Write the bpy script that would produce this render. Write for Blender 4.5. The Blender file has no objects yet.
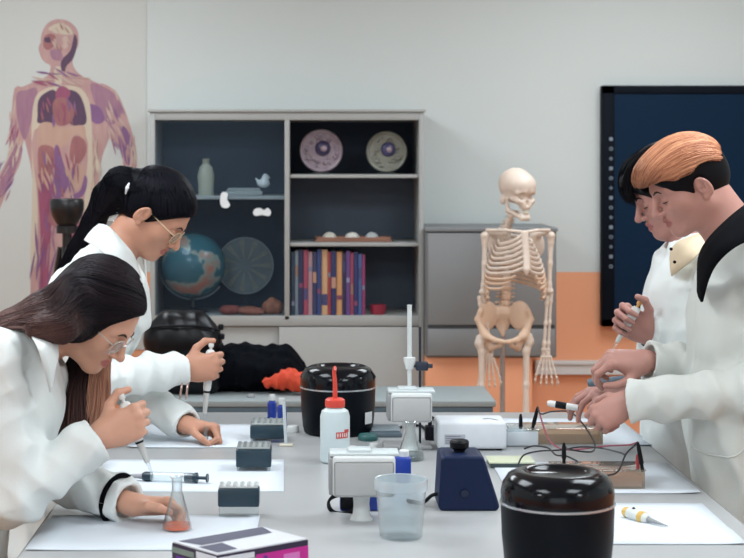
EXPO=-0.2; LAMP=43; FILL=20
import bpy, bmesh, math, random
import numpy as np
from mathutils import Vector, Matrix
from mathutils.geometry import tessellate_polygon
RES = 1.0
random.seed(7); RNG = np.random.default_rng(7)
SC = bpy.context.scene
COL = SC.collection
PI = math.pi
F = 1700.0; HX = 307.0; HY = 158.0; CAMZ = 1.65; TZ = 0.87
def R(d): return math.radians(d)
def P(px, py, s):
    """world point from image position and scale (px per metre) at its depth"""
    return Vector(((px - HX) / s, F / s, CAMZ - (py - HY) / s))
def ts(py, z=TZ): return (py - HY) / (CAMZ - z)     # scale at which the plane z shows at row py

# ---------------------------------------------------------------- materials
def lin(c):
    return tuple(((v / 255) / 12.92 if v / 255 <= .04045 else ((v / 255 + .055) / 1.055) ** 2.4) for v in c)
MATS = {}
def mat(name, rgb, rough=.5, metal=0, noise=.05, nscale=30, bump=0, bscale=60, spec=.5, sss=0, coat=0, rgb2=None, stretch=None, alpha=1, emit=0):
    if name in MATS: return MATS[name]
    m = bpy.data.materials.new(name); m.use_nodes = True; nt = m.node_tree; N = nt.nodes; L = nt.links
    b = N['Principled BSDF']
    tc = N.new('ShaderNodeTexCoord'); src = tc.outputs['Object']
    if stretch:
        mp = N.new('ShaderNodeMapping'); mp.inputs['Scale'].default_value = stretch; L.new(src, mp.inputs[0]); src = mp.outputs[0]
    nz = N.new('ShaderNodeTexNoise'); nz.inputs['Scale'].default_value = nscale; nz.inputs['Detail'].default_value = 3; L.new(src, nz.inputs['Vector'])
    c1 = lin(rgb); c2 = lin(rgb2) if rgb2 else tuple(max(0, v * (1 - noise * 2)) for v in c1)
    mx = N.new('ShaderNodeMix'); mx.data_type = 'RGBA'
    mx.inputs[6].default_value = (*c1, 1); mx.inputs[7].default_value = (*c2, 1)
    L.new(nz.outputs['Fac'], mx.inputs[0]); L.new(mx.outputs[2], b.inputs['Base Color'])
    b.inputs['Roughness'].default_value = rough; b.inputs['Metallic'].default_value = metal
    b.inputs['Specular IOR Level'].default_value = spec
    if sss:
        b.inputs['Subsurface Weight'].default_value = sss; b.inputs['Subsurface Radius'].default_value = (.02, .008, .004); b.inputs['Subsurface Scale'].default_value = .3
    if coat: b.inputs['Coat Weight'].default_value = coat
    if alpha < 1: b.inputs['Alpha'].default_value = alpha
    if emit: b.inputs['Emission Color'].default_value = (*c1, 1); b.inputs['Emission Strength'].default_value = emit
    if bump:
        bz = N.new('ShaderNodeTexNoise'); bz.inputs['Scale'].default_value = bscale; bz.inputs['Detail'].default_value = 4; L.new(src, bz.inputs['Vector'])
        bp = N.new('ShaderNodeBump'); bp.inputs['Strength'].default_value = bump; bp.inputs['Distance'].default_value = .01
        L.new(bz.outputs['Fac'], bp.inputs['Height']); L.new(bp.outputs[0], b.inputs['Normal'])
    MATS[name] = m; return m
def clear(name, tint=(255, 255, 255), refl=.12, body=0.0, bodyc=(225, 232, 236), rough=.05):
    """thin clear plastic or glass: see-through, with a fresnel sheen and a little milky body"""
    if name in MATS: return MATS[name]
    m = bpy.data.materials.new(name); m.use_nodes = True; nt = m.node_tree; N = nt.nodes; L = nt.links
    out = N['Material Output']; N.remove(N['Principled BSDF'])
    tr = N.new('ShaderNodeBsdfTransparent'); tr.inputs[0].default_value = (*lin(tint), 1)
    gl = N.new('ShaderNodeBsdfGlossy'); gl.inputs['Roughness'].default_value = rough
    df = N.new('ShaderNodeBsdfPrincipled'); df.inputs['Base Color'].default_value = (*lin(bodyc), 1); df.inputs['Roughness'].default_value = .3
    lw = N.new('ShaderNodeLayerWeight'); lw.inputs[0].default_value = refl
    a = N.new('ShaderNodeMixShader'); L.new(lw.outputs['Facing'], a.inputs[0]); L.new(tr.outputs[0], a.inputs[1]); L.new(gl.outputs[0], a.inputs[2])
    c = N.new('ShaderNodeMixShader'); c.inputs[0].default_value = body; L.new(a.outputs[0], c.inputs[1]); L.new(df.outputs[0], c.inputs[2])
    L.new(c.outputs[0], out.inputs[0]); MATS[name] = m; return m

def skin_mat(name, rgb, lip):
    m = mat(name, rgb, rough=.45, noise=.06, nscale=25, sss=.12, spec=.35)
    nt = m.node_tree; N = nt.nodes; L = nt.links; b = N['Principled BSDF']
    src = b.inputs['Base Color'].links[0].from_socket
    at = N.new('ShaderNodeAttribute'); at.attribute_name = 'lip'
    mx = N.new('ShaderNodeMix'); mx.data_type = 'RGBA'; mx.inputs[7].default_value = (*lin(lip), 1)
    L.new(at.outputs['Fac'], mx.inputs[0]); L.new(src, mx.inputs[6]); L.new(mx.outputs[2], b.inputs['Base Color'])
    return m
def hair_mat(name, rgb, rgb2, rough=.5, grad=None, spec=.12):
    """hair: every strand carries its own tone; grad = (tip colour) mixed in by the strand's 'tip' attribute"""
    m = bpy.data.materials.new(name); m.use_nodes = True; nt = m.node_tree; N = nt.nodes; L = nt.links
    b = N['Principled BSDF']; b.inputs['Roughness'].default_value = rough; b.inputs['Specular IOR Level'].default_value = spec
    at = N.new('ShaderNodeAttribute'); at.attribute_name = 'tone'
    mx = N.new('ShaderNodeMix'); mx.data_type = 'RGBA'; mx.inputs[6].default_value = (*lin(rgb), 1); mx.inputs[7].default_value = (*lin(rgb2), 1)
    L.new(at.outputs['Fac'], mx.inputs[0]); o = mx.outputs[2]
    if grad:
        a2 = N.new('ShaderNodeAttribute'); a2.attribute_name = 'tip'
        m2 = N.new('ShaderNodeMix'); m2.data_type = 'RGBA'; m2.inputs[7].default_value = (*lin(grad), 1)
        L.new(a2.outputs['Fac'], m2.inputs[0]); L.new(o, m2.inputs[6]); o = m2.outputs[2]
    L.new(o, b.inputs['Base Color']); MATS[name] = m; return m

# ---------------------------------------------------------------- scene graph
BASE = {}
def tag(o, label=None, cat=None, group=None, kind=None):
    if label: o['label'] = label
    if cat: o['category'] = cat
    if group: o['group'] = group
    if kind: o['kind'] = kind
    return o
def thing(name, label, cat, loc=(0, 0, 0), rot=None, group=None):
    o = bpy.data.objects.new(name, None); COL.objects.link(o); o.empty_display_size = .02
    o.location = loc
    if rot is not None: o.rotation_mode = 'QUATERNION'; o.rotation_quaternion = rot
    return tag(o, label, cat, group)
def rz(deg): return Matrix.Rotation(R(deg), 3, 'Z').to_quaternion()
def align(a, b):
    """rotation taking +Z to b-a"""
    return (Vector(b) - Vector(a)).to_track_quat('Z', 'Y')
def smooth(me, ang=40):
    me.polygons.foreach_set('use_smooth', [True] * len(me.polygons))
    try: me.set_sharp_from_angle(angle=R(ang))
    except Exception: pass
def obj(name, bm, m, parent=None, label=None, sm=True, ang=40, world=None, mi=None):
    me = bpy.data.meshes.new(name)
    if isinstance(bm, bmesh.types.BMesh):
        bmesh.ops.recalc_face_normals(bm, faces=bm.faces); bm.to_mesh(me); bm.free()
    else:
        V, Fc = bm
        V = np.asarray(V, np.float32)
        me.vertices.add(len(V)); me.vertices.foreach_set('co', V.ravel())
        if isinstance(Fc, np.ndarray):
            k = Fc.shape[1]; n = len(Fc)
            me.loops.add(n * k); me.loops.foreach_set('vertex_index', Fc.astype(np.int32).ravel())
            me.polygons.add(n); me.polygons.foreach_set('loop_start', np.arange(0, n * k, k, dtype=np.int32))
        me.update(calc_edges=True); me.validate()
    for x in (m if isinstance(m, (list, tuple)) else [m]): me.materials.append(x)
    if mi is not None: me.polygons.foreach_set('material_index', mi)
    if sm: smooth(me, ang)
    if world is not None: me.transform(Matrix.Translation(-Vector(world)))
    o = bpy.data.objects.new(name, me); COL.objects.link(o)
    if parent is not None: o.parent = parent
    if label: o['label'] = label
    return o
def struct(name, bm, m): return tag(obj(name, bm, m, sm=False), kind='structure')

# ---------------------------------------------------------------- simple shapes (bmesh)
def BM(): return bmesh.new()
def _v(bm, pts): return [bm.verts.new(p) for p in pts]
def box(bm, x0, x1, y0, y1, z0, z1, bev=0, seg=2, M=None):
    r = bmesh.ops.create_cube(bm, size=1); vs = r['verts']
    for v in vs: v.co = Vector(((x0 + x1) / 2 + v.co.x * (x1 - x0), (y0 + y1) / 2 + v.co.y * (y1 - y0), (z0 + z1) / 2 + v.co.z * (z1 - z0)))
    if bev:
        es = list({e for v in vs for e in v.link_edges})
        q = bmesh.ops.bevel(bm, geom=es, offset=bev, segments=seg, profile=.5, affect='EDGES'); vs = list({v for f in q['faces'] for v in f.verts} | {v for v in vs if v.is_valid})
    if M is not None:
        for v in vs: v.co = M @ v.co
    return bm
def lathe(bm, prof, n=32, M=None, cap=True, sx=1, sy=1):
    rings = []
    for r, z in prof:
        rings.append(_v(bm, [(sx * r * math.cos(2 * PI * i / n), sy * r * math.sin(2 * PI * i / n), z) for i in range(n)]))
    for a, b in zip(rings, rings[1:]):
        for i in range(n): bm.faces.new((a[i], a[(i + 1) % n], b[(i + 1) % n], b[i]))
    if cap:
        if prof[0][0] > 1e-5: bm.faces.new(rings[0][::-1])
        if prof[-1][0] > 1e-5: bm.faces.new(rings[-1])
    if M is not None:
        for rg in rings:
            for v in rg: v.co = M @ v.co
    return bm
def spline(pts, n=8, closed=False):
    pts = [Vector(tuple(p)) for p in pts]; out = []; L_ = len(pts)
    rng = range(L_ if closed else L_ - 1)
    for i in rng:
        if closed: p0, p1, p2, p3 = pts[(i - 1) % L_], pts[i], pts[(i + 1) % L_], pts[(i + 2) % L_]
        else: p0, p1, p2, p3 = pts[max(i - 1, 0)], pts[i], pts[i + 1], pts[min(i + 2, L_ - 1)]
        for k in range(n):
            t = k / n
            out.append(.5 * (2 * p1 + (p2 - p0) * t + (2 * p0 - 5 * p1 + 4 * p2 - p3) * t * t + (3 * p1 - p0 - 3 * p2 + p3) * t ** 3))
    if not closed: out.append(pts[-1].copy())
    return out
def tube(bm, pts, r, n=8, cap=True, flat=1.0):
    pts = [Vector(tuple(p)) for p in pts]; rs = r if isinstance(r, (list, tuple)) else [r] * len(pts)
    if len(rs) != len(pts): rs = [float(np.interp(i / (len(pts) - 1), np.linspace(0, 1, len(rs)), rs)) for i in range(len(pts))]
    up = None; rings = []
    for i, p in enumerate(pts):
        d = (pts[min(i + 1, len(pts) - 1)] - pts[max(i - 1, 0)]).normalized()
        if up is None:
            up = Vector((0, 0, 1)) if abs(d.z) < .9 else Vector((1, 0, 0))
        a = d.cross(up).normalized(); up = a.cross(d).normalized()
        rings.append(_v(bm, [p + rs[i] * (a * math.cos(2 * PI * k / n) + up * flat * math.sin(2 * PI * k / n)) for k in range(n)]))
    for a, b in zip(rings, rings[1:]):
        for k in range(n): bm.faces.new((a[k], a[(k + 1) % n], b[(k + 1) % n], b[k]))
    if cap: bm.faces.new(rings[0][::-1]); bm.faces.new(rings[-1])
    return bm
def poly(bm, pts, M, t=.001):
    """flat outline (x,y) extruded by t along z, placed by M"""
    pts = [Vector((p[0], p[1], 0)) for p in pts]
    a = _v(bm, [M @ p for p in pts]); b = _v(bm, [M @ (p + Vector((0, 0, t))) for p in pts])
    n = len(pts)
    for tri in tessellate_polygon([pts]):
        try: bm.faces.new([b[i] for i in tri]); bm.faces.new([a[i] for i in tri])
        except ValueError: pass
    for i in range(n): bm.faces.new((a[i], a[(i + 1) % n], b[(i + 1) % n], b[i]))
    return bm

# ---------------------------------------------------------------- implicit surfaces
class Sdf:
    def __init__(s): s.p = []; s.M = np.eye(4); s.post = None
    def _tp(s, c): c = np.asarray(c, float); return s.M[:3, :3] @ c + s.M[:3, 3]
    def sc(s): return abs(np.linalg.det(s.M[:3, :3])) ** (1 / 3)
    def caps(s, a, b, ra, rb=None, k=.01, op=1, flat=None):
        rb = ra if rb is None else rb; q = s.sc(); a = s._tp(a); b = s._tp(b); ra *= q; rb *= q; ba = b - a; L2 = max(ba @ ba, 1e-12)
        if flat is not None:
            ax = s.M[:3, :3] @ np.asarray(flat[0], float); ax = ax / np.linalg.norm(ax); fs = flat[1]
        def f(p):
            pa = p - a; t = np.clip(pa @ ba / L2, 0, 1); d = pa - t[:, None] * ba
            if flat is not None:
                c = d @ ax; return np.sqrt(np.maximum((d * d).sum(1) - c * c + (c * fs) ** 2, 1e-16)) - (ra + (rb - ra) * t)
            return np.sqrt((d * d).sum(1)) - (ra + (rb - ra) * t)
        s.p.append(((a + b) / 2, np.sqrt(L2) / 2 + max(ra, rb) * 1.05, f, k * q, op)); return s
    def ell(s, c, r, rot=None, k=.01, op=1):
        q = s.sc(); c = s._tp(c); r = np.asarray(r, float) * q; Rm = s.M[:3, :3] / q
        if rot is not None: Rm = Rm @ np.array(rot)
        def f(p):
            l = (p - c) @ Rm; a = np.sqrt(((l / r) ** 2).sum(1)) + 1e-9; b = np.sqrt(((l / r ** 2) ** 2).sum(1)) + 1e-9
            return a * (a - 1) / b
        s.p.append((c, r.max(), f, k * q, op)); return s
    def chain(s, pts, rs, k=.01, op=1, flat=None):
        for i in range(len(pts) - 1): s.caps(pts[i], pts[i + 1], rs[i], rs[i + 1], k, op, flat)
        return s
    def plane(s, c, n, k=.004):
        """keep the side the normal points away from"""
        c = s._tp(c); n = s.M[:3, :3] @ np.asarray(n, float); n = n / np.linalg.norm(n)
        s.p.append((c, 1e9, lambda p: (p - c) @ n, k, 0)); return s
    def cut(s, f, k=.004): s.p.append((np.zeros(3), 1e9, f, k, 0)); return s
    def __call__(s, p, bc=None, br=0):
        d = np.full(len(p), 1.0); post = s.post
        for c, rad, f, k, op in s.p:
            if bc is not None and rad < 1e8 and np.linalg.norm(bc - c) > rad + br + k + .012: continue
            if op == 0 and post is not None: d = d + post(p); post = None
            e = f(p)
            if op == 1:
                h = np.maximum(k - np.abs(d - e), 0) / max(k, 1e-6); d = np.minimum(d, e) - h * h * k * .25
            elif op == -1:
                e = -e; h = np.maximum(k - np.abs(d - e), 0) / max(k, 1e-6); d = np.maximum(d, e) + h * h * k * .25
            else:
                h = np.maximum(k - np.abs(d - e), 0) / max(k, 1e-6); d = np.maximum(d, e) + h * h * k * .25
        if post is not None: d = d + post(p)
        return d
    def bounds(s):
        q = [(c, r) for c, r, f, k, op in s.p if op == 1]
        return np.min([c - r for c, r in q], 0) - .02, np.max([c + r for c, r in q], 0) + .02
    def mesh(s, h=.003, B=14, lo=None, hi=None):
        h = h * RES
        l, u = s.bounds(); l = l if lo is None else np.maximum(l, lo); u = u if hi is None else np.minimum(u, hi)
        nb = np.ceil((u - l) / (h * B)).astype(int); n = nb * B
        D = np.ones(n, np.float32)
        half = h * B * .5 * 1.7321
        g = np.stack(np.meshgrid(*[np.arange(k) for k in nb], indexing='ij'), -1).reshape(-1, 3)
        C_ = l + (g + .5) * h * B
        dc = np.concatenate([s(C_[i:i + 20000]) for i in range(0, len(C_), 20000)])
        loc = np.stack(np.meshgrid(*[np.arange(B)] * 3, indexing='ij'), -1).reshape(-1, 3) * h
        for gi, c, d0 in zip(g, C_, dc):
            if abs(d0) > half * 1.5 + .02:
                if d0 < 0: D[gi[0] * B:(gi[0] + 1) * B, gi[1] * B:(gi[1] + 1) * B, gi[2] * B:(gi[2] + 1) * B] = -1
                continue
            p = l + gi * h * B + loc
            D[gi[0] * B:(gi[0] + 1) * B, gi[1] * B:(gi[1] + 1) * B, gi[2] * B:(gi[2] + 1) * B] = s(p, c, half).reshape(B, B, B)
        return nets(D, l, h)
def nets(D, lo, h):
    S = D < 0; n = np.array(S.shape)
    cnt = np.zeros(n - 1, np.uint8)
    for a in (0, 1):
        for b in (0, 1):
            for c in (0, 1): cnt += S[a:n[0] - 1 + a, b:n[1] - 1 + b, c:n[2] - 1 + c]
    act = (cnt > 0) & (cnt < 8); ix = np.argwhere(act); K = len(ix)
    idx = np.full(n - 1, -1, np.int32); idx[act] = np.arange(K)
    corners = np.array([[a, b, c] for a in (0, 1) for b in (0, 1) for c in (0, 1)])
    dv = np.stack([D[ix[:, 0] + c[0], ix[:, 1] + c[1], ix[:, 2] + c[2]] for c in corners], 1)
    acc = np.zeros((K, 3)); w = np.zeros(K)
    for i in range(8):
        for j in range(i + 1, 8):
            if np.abs(corners[i] - corners[j]).sum() != 1: continue
            a = dv[:, i]; b = dv[:, j]; m = (a < 0) != (b < 0)
            t = np.where(m, a / np.where(m, a - b, 1), 0)
            acc += np.where(m[:, None], corners[i] + t[:, None] * (corners[j] - corners[i]), 0); w += m
    V = lo + (ix + acc / w[:, None]) * h
    Q = []
    for ax in range(3):
        s0 = [slice(1, -1)] * 3; s1 = [slice(1, -1)] * 3; s0[ax] = slice(0, -1); s1[ax] = slice(1, None)
        A = S[tuple(s0)]; Bb = S[tuple(s1)]; e = np.argwhere(A != Bb); ins = A[tuple(e.T)]
        off = np.ones(3, int); off[ax] = 0; e = e + off
        b1, b2 = [(1, 2), (2, 0), (0, 1)][ax]
        def g(u, v):
            q = e.copy(); q[:, b1] -= u; q[:, b2] -= v; return idx[q[:, 0], q[:, 1], q[:, 2]]
        f = np.stack([g(1, 1), g(0, 1), g(0, 0), g(1, 0)], 1)
        f[~ins] = f[~ins][:, ::-1]; Q.append(f)
    Q = np.concatenate(Q); Q = Q[(Q >= 0).all(1)]
    return V.astype(np.float32), Q
def grad(f, p, e=.0008):
    g = np.stack([f(p + np.eye(3)[i] * e) - f(p - np.eye(3)[i] * e) for i in range(3)], 1)
    return g / (np.linalg.norm(g, axis=1, keepdims=True) + 1e-9)
def project(f, p, off=0, it=3):
    for _ in range(it):
        p = p - (f(p) - off)[:, None] * grad(f, p) * .9
    return p
def frame(x, z):
    """columns: x along D, y, z close to N; right-handed"""
    x = np.asarray(x, float); x /= np.linalg.norm(x); z = np.asarray(z, float); z = z - (z @ x) * x; z /= np.linalg.norm(z)
    return np.stack([x, np.cross(z, x), z], 1)
def m4(Rm, t, s=1):
    M = np.eye(4); M[:3, :3] = np.asarray(Rm) * s; M[:3, 3] = t; return M
def strands(name, S, paths, n, m, parent, world, r=.0009, spread=.01, lift=(.0, .004), sdf=None, jitter=.002, tipfade=0, tone=(0, 1), tip=None, seg=16, lock=.5):
    """hair strands as thin three-sided tubes in one mesh. paths: list of guide polylines (world); strands interpolate between neighbouring guides"""
    G = [np.array([tuple(q) for q in spline(pt, 6)]) for pt in paths]
    G = np.stack([g[np.linspace(0, len(g) - 1, seg).astype(int)] for g in G])      # guides x seg x 3
    ng = len(G); u = RNG.random(n) * (ng - 1) if ng > 1 else np.zeros(n)
    i0 = np.minimum(u.astype(int), max(ng - 2, 0)); fr = (u - i0)[:, None, None]
    Pp = G[i0] * (1 - fr) + (G[np.minimum(i0 + 1, ng - 1)]) * fr
    lockid = (u * 9).astype(int); lo_ = RNG.normal(0, 1, (200 + ng * 9, 3))[lockid % 200]
    Pp = Pp + RNG.normal(0, spread * .35, (n, 1, 3)) + (lo_ * spread * lock)[:, None, :] * np.linspace(.2, 1, seg)[None, :, None]
    ph = RNG.random((n, 1)) * 6.28
    wv = np.sin(np.linspace(0, 5, seg)[None] + ph) * jitter
    Pp = Pp + wv[:, :, None] * RNG.normal(0, .6, (n, 1, 3))
    if sdf is not None:
        fl = Pp.reshape(-1, 3); lf = np.repeat(RNG.uniform(lift[0], lift[1], n), seg)
        for _ in range(2):
            d = sdf(fl); g = grad(sdf, fl); fl = fl - (d - lf)[:, None] * g * .9
        Pp = fl.reshape(n, seg, 3)
    T = np.gradient(Pp, axis=1); T /= np.linalg.norm(T, axis=2, keepdims=True) + 1e-9
    up = np.array([.31, .52, .79]); A = np.cross(T, up); A /= np.linalg.norm(A, axis=2, keepdims=True) + 1e-9; Bv = np.cross(T, A)
    rr = r * RNG.uniform(.7, 1.3, (n, 1, 1)) * np.clip(np.linspace(0, 1, seg) * 8 + .3, 0, 1)[None, :, None] * (np.clip((1 - np.linspace(0, 1, seg)) * 6 + .15, 0, 1)[None, :, None] if tipfade else 1)
    rings = np.stack([Pp + rr * (A * math.cos(a) + Bv * math.sin(a)) for a in (0, 2.094, 4.189)], 2)   # n seg 3 3
    V = rings.reshape(-1, 3)
    base = (np.arange(n)[:, None, None] * seg + np.arange(seg - 1)[None, :, None]) * 3; k = np.arange(3)[None, None]
    Q = np.stack([base + k, base + (k + 1) % 3, base + 3 + (k + 1) % 3, base + 3 + k], -1).reshape(-1, 4)
    o = obj(name, (V, Q), m, parent, world=world, ang=180)
    tn = RNG.uniform(tone[0], tone[1], 200 + ng * 9)[lockid % 200] * .6 + RNG.uniform(tone[0], tone[1], n) * .4
    a = o.data.attributes.new('tone', 'FLOAT', 'POINT'); a.data.foreach_set('value', np.repeat(tn, seg * 3).astype(np.float32))
    if tip is not None:
        tv = np.clip((np.linspace(0, 1, seg) - tip[0]) / (tip[1] - tip[0]), 0, 1)
        tv = (tv[None] * RNG.uniform(.4, 1, (n, 1))).astype(np.float32)
        a = o.data.attributes.new('tip', 'FLOAT', 'POINT'); a.data.foreach_set('value', np.repeat(tv.ravel(), 3))
    return o
# ---------------------------------------------------------------- people
SKIN_F = skin_mat('skin_fair', (212, 162, 138), (172, 92, 88)); SKIN_F2 = skin_mat('skin_warm', (196, 144, 120), (158, 84, 80))
SKIN_M = skin_mat('skin_rosy', (184, 136, 124), (152, 88, 84)); SKIN_M2 = skin_mat('skin_light_rosy', (180, 132, 122), (150, 88, 84))
COATM = mat('coat_cotton', (226, 232, 231), rough=.85, noise=.02, nscale=20, bump=.12, bscale=350, spec=.2)
COATM2 = mat('coat_cotton_cream', (208, 212, 207), rough=.85, noise=.02, nscale=20, bump=.12, bscale=350, spec=.2)
BLACKC = mat('black_cotton', (7, 9, 14), rough=.95, noise=.1, spec=.08)
TROU = mat('navy_denim', (40, 46, 60), rough=.9, noise=.15, nscale=90)
SHOE = mat('shoe_leather', (40, 38, 38), rough=.5)
LASH = mat('lash', (24, 18, 18), rough=.7)
BROW = mat('brow', (46, 32, 28), rough=.9)
CLEARP = clear('clear_plastic', refl=.35, body=.10)

def head(s, M, jaw=1.0, open_eyes=False):
    s.M = M
    s.ell((-.012, 0, .028), (.098, .074, .087), k=.02)
    s.ell((.028, 0, -.028), (.058, .060 * jaw, .082), k=.03)
    for y in (-1, 1):
        s.caps((-.008, y * .048 * jaw, -.062), (.066, y * .014, -.100), .019, .013, k=.035)
        s.ell((.052, y * .036, -.030), (.028, .026, .026), k=.03)
        s.caps((.078, y * .012, .016), (.066, y * .042, .014), .011, .010, k=.016)
    s.ell((.073, 0, -.099), (.020, .021, .016), k=.02)
    s.ell((.072, 0, -.066), (.021, .028, .022), k=.02)
    for y in (-1, 1):
        s.ell((.095, y * .032, -.006), (.018, .021, .014), k=.018, op=-1)
        s.ell((.0715, y * .0315, -.006), (.0155, .0165, .0125), k=.006)
    s.caps((.085, 0, .008), (.109, 0, -.032), .0068, .0092, k=.010)
    s.ell((.1095, 0, -.0365), (.0120, .0100, .0092), k=.008)
    for y in (-1, 1):
        s.ell((.094, y * .0105, -.041), (.0105, .0070, .0075), k=.006)
        s.ell((.099, y * .0068, -.0500), (.0040, .0024, .0030), k=.002, op=-1)
    s.caps((.0940, 0, -.0600), (.083, .017, -.0665), .0062, .0040, k=.006); s.caps((.0940, 0, -.0600), (.083, -.017, -.0665), .0062, .0040, k=.006)
    s.caps((.0915, 0, -.0765), (.080, .014, -.0710), .0066, .0042, k=.006); s.caps((.0915, 0, -.0765), (.080, -.014, -.0710), .0066, .0042, k=.006)
    s.caps((.101, 0, -.0680), (.086, .022, -.0685), .0010, .0010, k=.003, op=-1); s.caps((.101, 0, -.0680), (.086, -.022, -.0685), .0010, .0010, k=.003, op=-1)
    for y in (-1, 1):
        a = R(18); rot = np.array([[math.cos(a), 0, math.sin(a)], [0, 1, 0], [-math.sin(a), 0, math.cos(a)]]) @ np.array([[math.cos(.35 * y), math.sin(.35 * y), 0], [-math.sin(.35 * y), math.cos(.35 * y), 0], [0, 0, 1]])
        s.ell((-.016, y * .080, -.020), (.019, .0075, .031), rot=rot, k=.006)
        s.ell((-.013, y * .0900, -.014), (.0125, .0085, .0215), rot=rot, k=.002, op=-1)
        s.caps((-.020, y * .0850, -.006), (-.018, y * .0840, -.030), .0028, .0022, k=.003)
        s.ell((-.006, y * .0840, -.022), (.005, .0070, .007), k=.002, op=-1)
        s.ell((-.010, y * .078, -.046), (.009, .005, .009), k=.006)

def hand(s, W, D, N, side, curl, thumb, spread=(.10, .02, -.05, -.13), sc=1.0, fist_k=.004):
    """curl: per finger (three bends in degrees); thumb: three local directions"""
    Fr = frame(D, N)                       # x fingers, y = z cross x (thumb side of a right hand), z back of the hand
    if side == 'L': Fr[:, 1] *= -1
    s.M = m4(Fr, W, sc)
    kn = [(.090, .029, .002), (.094, .009, .004), (.089, -.011, .002), (.081, -.029, -.002)]
    Ls = [(.042, .026, .022), (.046, .029, .023), (.042, .027, .022), (.033, .020, .020)]
    rr = [(.0098, .0088, .0080, .0068), (.0100, .0090, .0082, .0070), (.0094, .0085, .0078, .0066), (.0084, .0075, .0068, .0060)]
    s.caps((-.010, 0, 0), (.006, 0, 0), .0255, .0245, k=.02, flat=((0, 0, 1), 1.25))
    for (x, y, z) in kn: s.caps((.004, y * .45, 0), (x, y, z - .002), .0165, .0115, k=.016)
    s.ell((.045, -.006, -.004), (.048, .036, .0165), k=.012)
    s.caps((.012, .016, -.010), (.052, .028, -.008), .017, .013, k=.014)
    for i in range(4):
        p = np.array(kn[i], float); a = 0
        pts = [p]
        for j in range(3):
            a += R(curl[i][j]); d = np.array([math.cos(a), spread[i] * max(0, math.cos(a)), -math.sin(a)]); d /= np.linalg.norm(d)
            p = p + d * Ls[i][j]; pts.append(p)
        for j in range(3): s.caps(pts[j], pts[j + 1], rr[i][j], rr[i][j + 1], k=(.008 if j == 0 else .0025))
    p = np.array([.018, .020, -.012]); L3 = (.044, .033, .026); r3 = (.0165, .0118, .0102, .0082)
    for j in range(3):
        d = np.array(thumb[j], float); d /= np.linalg.norm(d); q = p + d * L3[j]
        s.caps(p, q, r3[j], r3[j + 1], k=(.014 if j == 0 else .004)); p = q
    s.M = np.eye(4)

GRIP = [(50, 75, 40), (60, 80, 40), (65, 80, 40), (65, 80, 40)]
FOLD = [((1, .25, .05), .125, 2.1), ((.25, 1, .12), .15, 0.3), ((.8, -.5, .2), .19, 4.0), ((.25, .3, 1), .24, 1.0)]
def folds(p, amp):
    w = np.zeros(len(p))
    q = p + .03 * np.sin(p[:, [1, 2, 0]] * 15 + 1.3) + .012 * np.sin(p[:, [2, 0, 1]] * 27)
    for i, (d, wl, ph) in enumerate(FOLD):
        d = np.array(d) / np.linalg.norm(d); v = np.sin(q @ d * 6.283 / wl + ph)
        w += (1 - v * v) ** 1.6 * (1, .8, .8, .5)[i]
    return -(w - 1.1) * amp
def ribbon(name, A, B, m, parent, world, t=.003, ctr=None):
    """a strip of cloth between two curves, with thickness"""
    A = spline(A, 6); B = spline(B, 6); bm = BM(); rows = []
    for k in (0, .33, .66, 1):
        bow = math.sin(k * PI) * .006
        row = []
        for a, b in zip(A, B):
            q = a.lerp(b, k)
            if ctr is not None: q = q + (q - Vector(ctr)).normalized() * bow
            row.append(bm.verts.new(q))
        rows.append(row)
    for r0, r1 in zip(rows, rows[1:]):
        for i in range(len(r0) - 1): bm.faces.new((r0[i], r0[i + 1], r1[i + 1], r1[i]))
    o = obj(name, bm, m, parent, world=world, ang=180)
    md = o.modifiers.new('thick', 'SOLIDIFY'); md.thickness = t; md.offset = 0
    return o

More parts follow.
